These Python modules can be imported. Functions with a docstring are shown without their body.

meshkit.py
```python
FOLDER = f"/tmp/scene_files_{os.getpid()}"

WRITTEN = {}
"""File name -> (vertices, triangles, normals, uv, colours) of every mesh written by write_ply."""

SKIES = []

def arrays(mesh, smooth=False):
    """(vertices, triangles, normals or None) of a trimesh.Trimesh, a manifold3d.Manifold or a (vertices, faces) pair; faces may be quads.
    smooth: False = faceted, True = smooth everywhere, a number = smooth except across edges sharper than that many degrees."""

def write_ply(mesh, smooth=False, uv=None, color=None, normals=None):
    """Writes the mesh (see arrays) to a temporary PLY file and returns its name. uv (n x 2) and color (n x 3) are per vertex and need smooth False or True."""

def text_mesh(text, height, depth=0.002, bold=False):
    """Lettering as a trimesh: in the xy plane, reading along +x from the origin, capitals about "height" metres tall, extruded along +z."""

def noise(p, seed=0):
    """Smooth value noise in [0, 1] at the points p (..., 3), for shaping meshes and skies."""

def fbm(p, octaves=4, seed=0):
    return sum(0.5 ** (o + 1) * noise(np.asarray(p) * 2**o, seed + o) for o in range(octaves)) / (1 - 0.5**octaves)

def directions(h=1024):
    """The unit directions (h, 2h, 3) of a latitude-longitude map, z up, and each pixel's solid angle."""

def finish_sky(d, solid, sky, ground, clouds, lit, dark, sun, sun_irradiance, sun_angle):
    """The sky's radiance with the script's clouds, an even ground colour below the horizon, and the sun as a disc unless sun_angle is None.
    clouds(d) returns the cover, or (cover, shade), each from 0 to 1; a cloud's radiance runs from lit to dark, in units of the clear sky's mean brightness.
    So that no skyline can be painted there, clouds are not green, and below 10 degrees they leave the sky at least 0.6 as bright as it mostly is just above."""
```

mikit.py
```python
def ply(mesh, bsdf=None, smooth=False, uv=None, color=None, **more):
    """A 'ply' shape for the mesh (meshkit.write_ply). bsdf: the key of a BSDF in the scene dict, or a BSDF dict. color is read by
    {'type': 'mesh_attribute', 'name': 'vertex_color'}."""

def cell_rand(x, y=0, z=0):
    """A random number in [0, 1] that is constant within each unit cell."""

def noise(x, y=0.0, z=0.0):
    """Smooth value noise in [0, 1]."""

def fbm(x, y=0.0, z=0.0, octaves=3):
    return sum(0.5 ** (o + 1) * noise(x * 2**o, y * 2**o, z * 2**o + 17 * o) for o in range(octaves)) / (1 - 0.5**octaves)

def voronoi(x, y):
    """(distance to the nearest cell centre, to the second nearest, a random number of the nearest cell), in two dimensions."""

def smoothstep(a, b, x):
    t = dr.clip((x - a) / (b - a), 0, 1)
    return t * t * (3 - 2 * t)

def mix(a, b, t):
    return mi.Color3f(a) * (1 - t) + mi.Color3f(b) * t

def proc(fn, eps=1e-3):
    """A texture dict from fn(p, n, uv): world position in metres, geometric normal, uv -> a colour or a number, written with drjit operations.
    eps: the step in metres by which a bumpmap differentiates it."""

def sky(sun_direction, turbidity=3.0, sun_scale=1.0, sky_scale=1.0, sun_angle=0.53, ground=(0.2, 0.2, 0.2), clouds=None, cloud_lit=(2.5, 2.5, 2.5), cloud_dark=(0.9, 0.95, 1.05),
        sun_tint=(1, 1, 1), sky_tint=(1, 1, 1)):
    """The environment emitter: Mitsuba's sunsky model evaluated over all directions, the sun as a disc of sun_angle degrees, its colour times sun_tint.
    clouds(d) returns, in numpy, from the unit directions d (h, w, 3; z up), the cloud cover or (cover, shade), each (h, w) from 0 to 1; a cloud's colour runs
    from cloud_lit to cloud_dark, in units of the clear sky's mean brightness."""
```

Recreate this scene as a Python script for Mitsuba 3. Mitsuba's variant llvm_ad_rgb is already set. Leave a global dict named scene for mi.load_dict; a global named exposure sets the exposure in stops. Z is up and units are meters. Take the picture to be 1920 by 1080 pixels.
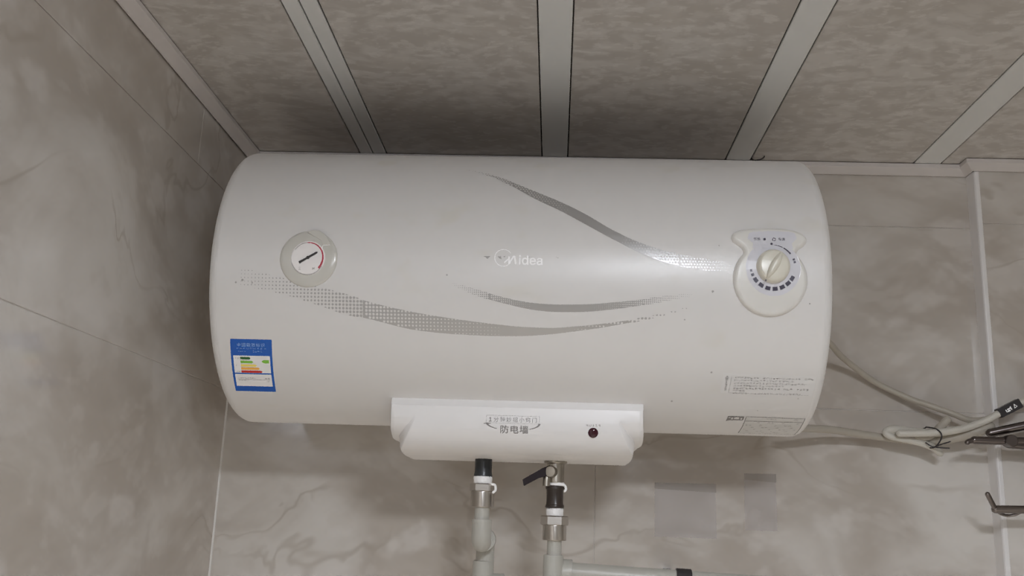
import math, random
import numpy as np, trimesh, drjit as dr, mitsuba as mi, mikit, meshkit
from shapely.geometry import Polygon, Point, LineString, box as sbox
from shapely import affinity, union_all
from scipy.spatial import Delaunay

random.seed(7)
rng = np.random.default_rng(7)
T = mi.ScalarTransform4f
scene, labels = {'type': 'scene'}, {}

# ---------------------------------------------------------------- camera, lights, exposure
ZC = 1.6                                  # camera height above the floor
FWD = np.array([-0.04843956, 0.97139722, 0.23246731])
UP = np.array([-0.02530164, -0.23385918, 0.97194121])
scene['camera'] = {'type': 'perspective', 'fov_axis': 'x', 'fov': math.degrees(2 * math.atan(960 / 1814.8)),
                   'near_clip': 0.01, 'far_clip': 50.0,
                   'to_world': T().look_at(origin=[0, 0, ZC], target=(np.array([0, 0, ZC]) + FWD).tolist(), up=UP.tolist())}
exposure = -0.02
LAMP = (0.31, -0.30)                      # unseen ceiling lamp above and behind the camera, placed to light heater and walls
LAMP_RADIANCE = (98.0, 103.0, 111.0)
UNSEEN_BACK_LAMP = (0.18, 2.05)                # x and height of an unseen lamp behind the camera, lighting the heater
UNSEEN_BACK_RADIANCE = (46.0, 49.5, 57.0)
FILL_SPOT = (0.25, -0.75)                      # added fill light further back; brightens the floor, which lights the ceiling
FILL_SPOT_INTENSITY = (8.0, 8.2, 8.3)

H = ZC + 0.5775                           # ceiling
D = 1.5                                   # back wall
XW = -0.5163                              # left wall
XP, YP = 0.650, 1.4733                    # boxed-in pier at the right
XE, YF = 1.55, -1.75                      # right wall, wall behind the camera

# ---------------------------------------------------------------- materials
def rgb(*c):
    return {'type': 'rgb', 'value': [float(v) for v in c]}
def srgb(r, g, b):
    return [((v / 255 + 0.055) / 1.055) ** 2.4 if v > 10 else v / 3294 for v in (r, g, b)]
def principled(name, color, rough=0.4, metallic=0.0, spec=0.5, **kw):
    c = color if isinstance(color, dict) else rgb(*color)
    scene[name] = {'type': 'twosided', 'bsdf': {'type': 'principled', 'base_color': c, 'roughness': rough, 'metallic': metallic, 'specular': spec, **kw}}
    return name

def marble(p, n, uv):
    x, y, z = p.x, p.y, p.z
    wx = mikit.fbm(x * 3.1 + 5, y * 3.1, z * 3.1, 3) - 0.5
    wz = mikit.fbm(x * 3.1 + 31, y * 3.1 + 9, z * 3.1, 3) - 0.5
    a = mikit.fbm(x * 4.6 + wx * 2.2 + 3, y * 4.6 + wx * 2.2, z * 6.0 + wz * 2.2, 5)
    b = mikit.fbm(x * 13 + wz * 3, y * 13 + 40, z * 16 + wx * 3, 4)
    c = mikit.fbm(x * 2.2 + 70, y * 2.2, z * 2.6 + wx, 3)
    base = mikit.mix((0.425, 0.395, 0.365), (0.60, 0.59, 0.575), mikit.smoothstep(0.30, 0.70, a))
    base = mikit.mix(base, (0.465, 0.425, 0.375), 0.45 * mikit.smoothstep(0.48, 0.75, c))
    base = mikit.mix(base, (0.64, 0.63, 0.625), 0.42 * mikit.smoothstep(0.52, 0.72, b))
    e = mikit.fbm(x * 26 + wx * 6, y * 26 + wz * 5 + 7, z * 34 + wz * 6, 4)
    base = mikit.mix(base, (0.40, 0.365, 0.325), 0.16 * mikit.smoothstep(0.52, 0.72, e))
    base = mikit.mix(base, (0.64, 0.63, 0.62), 0.20 * mikit.smoothstep(0.48, 0.28, e))
    v = dr.abs(mikit.fbm(x * 3.4 + wx * 3 + 11, y * 3.4 + wz * 3, z * 6.2 + wz * 3, 5) - 0.5)
    m = mikit.smoothstep(0.50, 0.66, mikit.fbm(x * 4 + 90, y * 4, z * 4 + 3, 3))
    base = mikit.mix(base, (0.36, 0.325, 0.285), 0.50 * m * (1 - mikit.smoothstep(0.0, 0.022, v)))
    return base * mi.Color3f(0.97, 0.945, 0.915)
def ceiling_print(p, n, uv):
    x, y = p.x, p.y
    w = mikit.fbm(x * 14, y * 14, 3, 2) - 0.5
    a = mikit.fbm(x * 48 + w * 1.5, y * 66 + w * 2.0, 0.0, 4)
    b = mikit.fbm(x * 80 + w * 2 + 20, y * 140 + w * 3, 5.0, 4)
    c = mikit.fbm(x * 9 + 8, y * 12, 1.0, 3)
    base = mikit.mix((0.44, 0.42, 0.40), (0.515, 0.50, 0.485), mikit.smoothstep(0.3, 0.7, a))
    base = mikit.mix(base, (0.425, 0.40, 0.37), 0.5 * mikit.smoothstep(0.5, 0.75, c))
    base = mikit.mix(base, (0.62, 0.61, 0.60), 0.40 * mikit.smoothstep(0.56, 0.74, b))
    return base * mi.Color3f(0.95, 0.94, 0.925)
def enamel(p, n, uv):
    g = mikit.fbm(p.x * 22 + 3, p.y * 22, p.z * 22, 3)
    s = mikit.fbm(p.x * 9 + 30, p.y * 9, p.z * 14, 2)
    return mikit.mix((0.655, 0.645, 0.635), (0.62, 0.60, 0.55), 0.6 * mikit.smoothstep(0.62, 0.8, g) * mikit.smoothstep(0.45, 0.6, s))
def enamel_bump(p, n, uv):
    return mikit.fbm(p.x * 900, p.y * 900, p.z * 900, 2) * 0.00003
def floor_tone(p, n, uv):
    return mikit.mix((0.61, 0.55, 0.47), (0.69, 0.63, 0.56), mikit.fbm(p.x * 6, p.y * 6, 0.0, 4))
principled('tile', mikit.proc(marble), 0.11)
principled('grout', (0.60, 0.58, 0.55), 0.8)
principled('floor_tile', mikit.proc(floor_tone), 0.3)
principled('ceiling_panel_pvc', mikit.proc(ceiling_print), 0.38)
principled('ceiling_strip_pvc', (0.60, 0.61, 0.605), 0.32)
principled('ceiling_void', (0.05, 0.045, 0.04), 0.8)
principled('trim_pvc', (0.56, 0.53, 0.515), 0.35)
principled('corner_pvc', (0.70, 0.69, 0.69), 0.3)
principled('room_wall', (0.34, 0.315, 0.28), 0.4)
scene['enamel'] = {'type': 'twosided', 'bsdf': {'type': 'principled', 'base_color': mikit.proc(enamel), 'roughness': 0.33, 'specular': 0.5}}
principled('cover_plastic', (0.72, 0.71, 0.705), 0.3)
principled('cream_plastic', (0.665, 0.655, 0.625), 0.32)
principled('knob_plastic', (0.63, 0.61, 0.53), 0.28)
principled('label_grey', (0.62, 0.62, 0.665), 0.14)
principled('label_dark', (0.045, 0.04, 0.065), 0.3)
principled('silver_ink', (0.41, 0.405, 0.40), 0.33, 0.5)
principled('grey_ink', (0.20, 0.19, 0.185), 0.45)
principled('pale_ink', (0.36, 0.35, 0.34), 0.5)
principled('white_ink', (0.92, 0.92, 0.92), 0.4)
principled('dark_ink', (0.055, 0.05, 0.05), 0.5)
principled('sticker_blue', srgb(22, 84, 172), 0.35)
principled('sticker_white', (0.80, 0.80, 0.80), 0.35)
principled('sticker_paleblue', srgb(150, 185, 230), 0.35)
principled('bar_green', srgb(38, 90, 40), 0.4)
principled('bar_lime', srgb(130, 190, 70), 0.4)
principled('bar_yellow', srgb(240, 215, 110), 0.4)
principled('bar_orange', srgb(240, 175, 80), 0.4)
principled('bar_red', srgb(190, 45, 40), 0.4)
principled('bezel_film', (0.56, 0.55, 0.51), 0.2)
principled('dial_white', (0.80, 0.775, 0.765), 0.3)
principled('dial_red', srgb(176, 70, 84), 0.4)
principled('black_plastic', (0.022, 0.02, 0.022), 0.35)
principled('maroon_lens', (0.035, 0.004, 0.010), 0.08)
principled('nickel', (0.56, 0.53, 0.49), 0.22, 1.0)
principled('valve_nickel', (0.42, 0.39, 0.34), 0.3, 1.0)
principled('ptfe', (0.84, 0.84, 0.84), 0.55)
principled('ppr_grey', (0.41, 0.402, 0.365), 0.38)
principled('rubber_black', (0.02, 0.023, 0.026), 0.3)
principled('brown_plastic', (0.030, 0.022, 0.018), 0.28)
principled('lever_plastic', (0.014, 0.008, 0.010), 0.55, spec=0.2)
principled('cable_beige', (0.36, 0.33, 0.28), 0.45)
principled('cable_white', (0.50, 0.48, 0.43), 0.4)
principled('plate_film', (0.575, 0.57, 0.555), 0.3)
principled('sticker_clear', (0.665, 0.66, 0.655), 0.3)
principled('caulk', (0.66, 0.65, 0.63), 0.4)
principled('rack_metal', (0.16, 0.14, 0.135), 0.25, 1.0)
principled('hook_metal', (0.24, 0.215, 0.205), 0.2, 1.0)
scene['film_clear'] = {'type': 'thindielectric'}
scene['film_haze'] = {'type': 'twosided', 'bsdf': {'type': 'diffuse', 'reflectance': rgb(0.66, 0.635, 0.65)}}
scene['film'] = {'type': 'blendbsdf', 'weight': 0.24, 'a': {'type': 'ref', 'id': 'film_clear'}, 'b': {'type': 'ref', 'id': 'film_haze'}}
scene['film_band'] = {'type': 'blendbsdf', 'weight': 0.25, 'a': {'type': 'ref', 'id': 'film_clear'}, 'b': {'type': 'twosided', 'bsdf': {'type': 'diffuse', 'reflectance': rgb(0.42, 0.39, 0.36)}}}
principled('lamp_white', (0.8, 0.8, 0.8), 0.4)

# ---------------------------------------------------------------- helpers
def numbered(name):
    if name not in scene and name not in labels and not any(k.startswith(name + '__') for k in scene):
        return name
    i = 1
    while f'{name}_{i:03d}' in scene or f'{name}_{i:03d}' in labels or any(k.startswith(f'{name}_{i:03d}__') for k in scene):
        i += 1
    return f'{name}_{i:03d}'
def add(name, mesh, bsdf, parent=None, smooth=False, label=None, **kw):
    key = numbered(f'{parent}__{name}' if parent else name)
    scene[key] = mikit.ply(mesh, bsdf, smooth=smooth, **kw)
    if label:
        labels[key] = {'label': label}
    return key
def thing(name, label, category, group=None, kind=None):
    key = numbered(name)
    labels[key] = {'label': label, 'category': category}
    if group: labels[key]['group'] = group
    return key
def structure(name, label):
    labels[name] = {'label': label, 'category': name.split('_')[0], 'kind': 'structure'}
    return name
cat = trimesh.util.concatenate
def bevel_box(lo, hi, b=0.0008):
    """A box with chamfered edges."""
    lo, hi = np.array(lo, float), np.array(hi, float)
    b = min(b, 0.3 * (hi - lo).min())
    P = []
    for sx in (0, 1):
        for sy in (0, 1):
            for sz in (0, 1):
                c = np.where([sx, sy, sz], hi, lo)
                inw = np.where([sx, sy, sz], -b, b)
                for k in range(3):
                    q = c + inw
                    q[k] = c[k]
                    P.append(q)
    return trimesh.convex.convex_hull(np.array(P))
def lathe(profile, centre, n=40, axis=(0, 0, 1)):
    """profile: (radius, height) pairs, closed to the axis at both ends."""
    m = trimesh.creation.revolve(np.array(profile, float), sections=n)
    if m.volume < 0: m.invert()
    m.apply_transform(trimesh.geometry.align_vectors([0, 0, 1], axis))
    m.apply_translation(centre)
    return m
def hexnut(r, z0, z1, centre, rot=30, ch=0.0016):
    P = []
    for z, rr in ((z0, r - ch), (z0 + ch * 0.7, r), (z1 - ch * 0.7, r), (z1, r - ch)):
        for k in range(6):
            a = math.radians(60 * k + rot)
            P.append((rr * math.cos(a), rr * math.sin(a), z))
    m = trimesh.convex.convex_hull(np.array(P)); m.apply_translation(centre)
    return m
def spline(pts, n=12):
    P = np.array(pts, float)
    Q = np.vstack([2 * P[0] - P[1], P, 2 * P[-1] - P[-2]])
    out = []
    for i in range(1, len(Q) - 2):
        t = np.linspace(0, 1, n, endpoint=False)[:, None]
        a, b, c, d = Q[i - 1], Q[i], Q[i + 1], Q[i + 2]
        out.append(0.5 * (2 * b + (c - a) * t + (2 * a - 5 * b + 4 * c - d) * t ** 2 + (3 * b - a - 3 * c + d) * t ** 3))
    out.append(P[-1:])
    return np.vstack(out)
def tube(path, r, n=14, flat=1.0, caps=True):
    """Round (or flattened) tube along a path; r a number or one radius per point; rounded ends."""
    P = np.array(path, float)
    R = np.full(len(P), r, float) if np.isscalar(r) else np.array(r, float)
    tg = np.gradient(P, axis=0); tg /= np.linalg.norm(tg, axis=1, keepdims=True)
    if caps:
        e = R[0]
        a = [0.97, 0.75, 0.4]
        pre = [(P[0] - tg[0] * e * h, R[0] * math.sqrt(1 - h * h)) for h in a]
        post = [(P[-1] + tg[-1] * R[-1] * h, R[-1] * math.sqrt(1 - h * h)) for h in a[::-1]]
        P = np.vstack([[q for q, _ in pre], P, [q for q, _ in post]])
        R = np.r_[[v for _, v in pre], R, [v for _, v in post]]
        tg = np.vstack([[tg[0]] * 3, tg, [tg[-1]] * 3])
    up = np.array([0, 1, 0.0]) if abs(tg[0][1]) < 0.9 else np.array([1.0, 0, 0])
    u = np.cross(tg[0], up); u /= np.linalg.norm(u)
    V = []
    ang = np.linspace(0, 2 * np.pi, n, endpoint=False)
    for p, t, r_ in zip(P, tg, R):
        u = u - t * (u @ t); u /= np.linalg.norm(u)
        w = np.cross(t, u)
        V.append(p + r_ * (np.cos(ang)[:, None] * u + flat * np.sin(ang)[:, None] * w))
    V = np.vstack(V); F = []
    for i in range(len(P) - 1):
        for k in range(n):
            a, b = i * n + k, i * n + (k + 1) % n
            F += [(a, b, b + n), (a, b + n, a + n)]
    V = np.vstack([V, P[0], P[-1]]); c0, c1 = len(V) - 2, len(V) - 1
    for k in range(n):
        F.append((c0, (k + 1) % n, k)); o = (len(P) - 1) * n
        F.append((c1, o + k, o + (k + 1) % n))
    m = trimesh.Trimesh(V, F, process=False)
    if m.volume < 0: m.invert()
    return m
def Z(pts):                               # points measured from the camera's height
    return [(x, y, z + ZC) for x, y, z in pts]

# ---------------------------------------------------------------- the room
G = 0.0008                                # joint between tiles
def tiles(parent, cells, axis, plane, into, thick=0.008):
    """cells: (u0, u1, z0, z1); axis 'x': the wall faces -y and u is x; axis 'y': the wall faces +-x and u is y. into: direction behind the surface."""
    for u0, u1, z0, z1 in cells:
        a, b = sorted((plane, plane + into * thick))
        lo = (u0 + G / 2, a, z0 + G / 2) if axis == 'x' else (a, u0 + G / 2, z0 + G / 2)
        hi = (u1 - G / 2, b, z1 - G / 2) if axis == 'x' else (b, u1 - G / 2, z1 - G / 2)
        add('tile', bevel_box(lo, hi, 0.0006), 'tile', parent)
rows = [ZC + 0.1817 + k * 0.2931 for k in range(-7, 2)]
rows = [0.0] + [z for z in rows if z > 0.02] + [H + 0.02]
def cells(u_lo, u_hi, joints):
    out = []
    for i in range(len(rows) - 1):
        j = sorted(u for u in joints(i) if u_lo + 0.03 < u < u_hi - 0.03)
        e = [u_lo] + j + [u_hi]
        out += [(e[k], e[k + 1], rows[i], rows[i + 1]) for k in range(len(e) - 1)]
    return out
def slab(name, lo, hi, mat, label=None, parent=None):
    m = trimesh.creation.box(bounds=[lo, hi])
    return add(name, m, mat, parent)

nr = len(rows) - 1
structure('wall_back', 'beige marble tiled wall behind the white water heater')
slab('grout_bed', (XW - 0.02, D + 0.0015, 0), (XP + 0.02, D + 0.05, H + 0.02), 'grout', parent='wall_back')
tiles('wall_back', cells(XW, XP, lambda i: [0.0622]), 'x', D, 1)
structure('wall_left', 'beige marble tiled wall at the left of the photo')
slab('grout_bed', (XW - 0.05, YF, 0), (XW - 0.0015, D + 0.009, H + 0.02), 'grout', parent='wall_left')
off = {nr - 1: 1.275, nr - 2: 0.70}
tiles('wall_left', cells(YF, D, lambda i: [off.get(i, 0.70) - 0.6 * k for k in range(6)]), 'y', XW, -1)
add('corner_caulk', trimesh.creation.extrude_polygon(Polygon([(XW - .0005, D + .0005), (XW + .0024, D + .0005), (XW + .0020, D - .0008), (XW + .0008, D - .0020), (XW - .0005, D - .0024)]), H - 0.02, engine='earcut'), 'caulk', 'wall_back', 40)
structure('wall_pier', 'boxed-in tiled pier at the right edge')
slab('grout_bed', (XP + 0.002, YP + 0.0015, 0), (XE + 0.02, D + 0.05, H + 0.02), 'grout', parent='wall_pier')
tiles('wall_pier', cells(XP + 0.0035, XE, lambda i: [XP + 0.60]), 'x', YP, 1)
structure('wall_right', 'right wall of the bathroom, outside the photo')
slab('shell', (XE, YF, 0), (XE + 0.05, D, H + 0.02), 'room_wall', parent='wall_right')
structure('wall_front', 'wall behind the camera')
slab('shell', (XW - 0.05, YF - 0.05, 0), (XE + 0.05, YF, H + 0.02), 'room_wall', parent='wall_front')
structure('floor', 'tiled bathroom floor, below the photo')
slab('shell', (XW - 0.05, YF - 0.05, -0.05), (XE + 0.05, D + 0.05, 0), 'floor_tile', parent='floor')

structure('ceiling', 'panelled ceiling of mottled beige planks with plain grey strips')
slab('void_board', (XW - 0.05, YF - 0.05, H + 0.0045), (XE + 0.05, D + 0.05, H + 0.03), 'ceiling_void', parent='ceiling')
edges = [-0.3326, -0.3108, -0.2884, -0.0330, 0.0088, 0.2634, 0.3034, 0.5621, 0.6049, 0.8630, 0.9050, 1.1620, 1.2040, 1.4620, 1.5040]
kinds = ['panel', 'strip', 'strip'] + ['panel', 'strip'] * 6 + ['panel']
ends = [XW] + edges + [XE]
for k, kind in enumerate(kinds):
    g = 0.0009
    m = bevel_box((ends[k] + g, YF, H - (0.0 if kind == 'panel' else 0.0004)), (ends[k + 1] - g, D, H + 0.004), 0.0009)
    add(kind, m, 'ceiling_panel_pvc' if kind == 'panel' else 'ceiling_strip_pvc', 'ceiling')

# plastic cornice: section in (distance from the wall, depth below the ceiling)
SEC = [(0.0022, 0.0010), (0.0165, 0.0010), (0.0172, 0.0016), (0.0172, 0.0078), (0.0165, 0.0086), (0.0125, 0.0114),
       (0.0085, 0.0142), (0.0048, 0.0166), (0.0042, 0.0170), (0.0022, 0.0170)]
def cornice(a, b, inward, cut_a=0.0, cut_b=0.0):
    """Along a->b (x, y points on the wall line), inward = unit normal into the room; cut: mitre slope at the two ends."""
    a, b, n = np.array(a, float), np.array(b, float), np.array(inward, float)
    d = (b - a) / np.linalg.norm(b - a)
    V = []
    for s, cut, base in ((0, cut_a, a), (1, cut_b, b)):
        for off_, dep in SEC:
            q = base + n * off_ + d * (cut * off_)
            V.append((q[0], q[1], H - dep))
    k = len(SEC); F = []
    for i in range(k):
        j = (i + 1) % k
        F += [(i, j, k + j), (i, k + j, k + i)]
    cap = trimesh.creation.triangulate_polygon(Polygon(SEC), engine='earcut')
    idx = [int(np.argmin(np.linalg.norm(np.array(SEC) - v, axis=1))) for v in cap[0]]
    for f in cap[1]:
        F.append(tuple(idx[t] for t in f)); F.append(tuple(k + idx[t] for t in f[::-1]))
    m = trimesh.Trimesh(np.array(V), F, process=False)
    m.fix_normals()
    return m
for i, (name, a, b, n, ca, cb, lab) in enumerate([
        ('trim_1', (XW, YF), (XW, D), (1, 0), 0, -1, 'grey plastic cornice along the left wall'),
        ('trim_2', (XW, D), (XP, D), (0, -1), 1, -1, 'grey plastic cornice above the water heater'),
        ('trim_3', (XP, D), (XP, YP), (-1, 0), 1, 1, 'short mitred piece of cornice on the side of the pier'),
        ('trim_4', (XP, YP), (XE, YP), (0, -1), -1, 0, 'grey plastic cornice along the top of the pier')]):
    structure(name, lab)
    scene[name] = mikit.ply(cornice(a, b, n, ca, cb), 'trim_pvc', smooth=25)
structure('trim_5', 'white plastic corner bead running down the edge of the pier')
sec = Polygon([(XP - 0.0012, D), (XP - 0.0012, YP + 0.002), (XP + 0.0004, YP - 0.0006), (XP + 0.0018, YP - 0.0014), (XP + 0.0066, YP - 0.0014),
               (XP + 0.0072, YP - 0.0008), (XP + 0.0072, YP + 0.001), (XP + 0.003, YP + 0.001), (XP + 0.003, D)])
m = trimesh.creation.extrude_polygon(sec, H - 0.017, engine='earcut')
scene['trim_5'] = mikit.ply(m, 'corner_pvc', smooth=35)

# two unseen lamps and an added fill light, above and behind the camera
lamp = thing('unseen_ceiling_lamp', 'unseen round ceiling lamp above the camera, lighting the heater and walls', 'lamp')
add('housing', lathe([(0, 0), (0.185, 0), (0.185, -0.018), (0.178, -0.022), (0, -0.022)], (LAMP[0], LAMP[1], H), 64), 'lamp_white', lamp, 40)
prof = [(0.165, -0.022)] + [(0.165 * math.cos(t) ** 0.6, -0.022 - 0.024 * math.sin(t)) for t in np.linspace(0.05, 1.5, 12)] + [(0, -0.046)]
key = add('diffuser', lathe(prof, (LAMP[0], LAMP[1], H), 64), 'lamp_white', lamp, 40)
scene[key]['emitter'] = {'type': 'area', 'radiance': rgb(*LAMP_RADIANCE)}
ml = thing('unseen_back_lamp', 'unseen small bar lamp on the wall behind the camera, lighting the heater', 'lamp')
add('base', bevel_box((UNSEEN_BACK_LAMP[0] - 0.16, YF, UNSEEN_BACK_LAMP[1] - 0.03), (UNSEEN_BACK_LAMP[0] + 0.16, YF + 0.02, UNSEEN_BACK_LAMP[1] + 0.03), 0.004), 'lamp_white', ml)
key = add('diffuser', bevel_box((UNSEEN_BACK_LAMP[0] - 0.15, YF + 0.02, UNSEEN_BACK_LAMP[1] - 0.028), (UNSEEN_BACK_LAMP[0] + 0.15, YF + 0.05, UNSEEN_BACK_LAMP[1] + 0.028), 0.006), 'lamp_white', ml)
scene[key]['emitter'] = {'type': 'area', 'radiance': rgb(*UNSEEN_BACK_RADIANCE)}
dl = thing('added_fill_spot', 'added fill light in the ceiling behind the camera, brightening the floor', 'lamp')
add('ring', lathe([(0.034, 0), (0.050, 0), (0.050, -0.003), (0.046, -0.006), (0.038, -0.006), (0.034, -0.003), (0.034, 0)], (FILL_SPOT[0], FILL_SPOT[1], H), 48), 'lamp_white', dl, 40)
scene['added_fill_spot_source'] = {'type': 'spot', 'intensity': rgb(*FILL_SPOT_INTENSITY), 'cutoff_angle': 44.0, 'beam_width': 34.0,
                             'to_world': T().look_at(origin=[FILL_SPOT[0], FILL_SPOT[1], H - 0.004], target=[FILL_SPOT[0], FILL_SPOT[1], 0], up=[0, 1, 0])}

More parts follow.
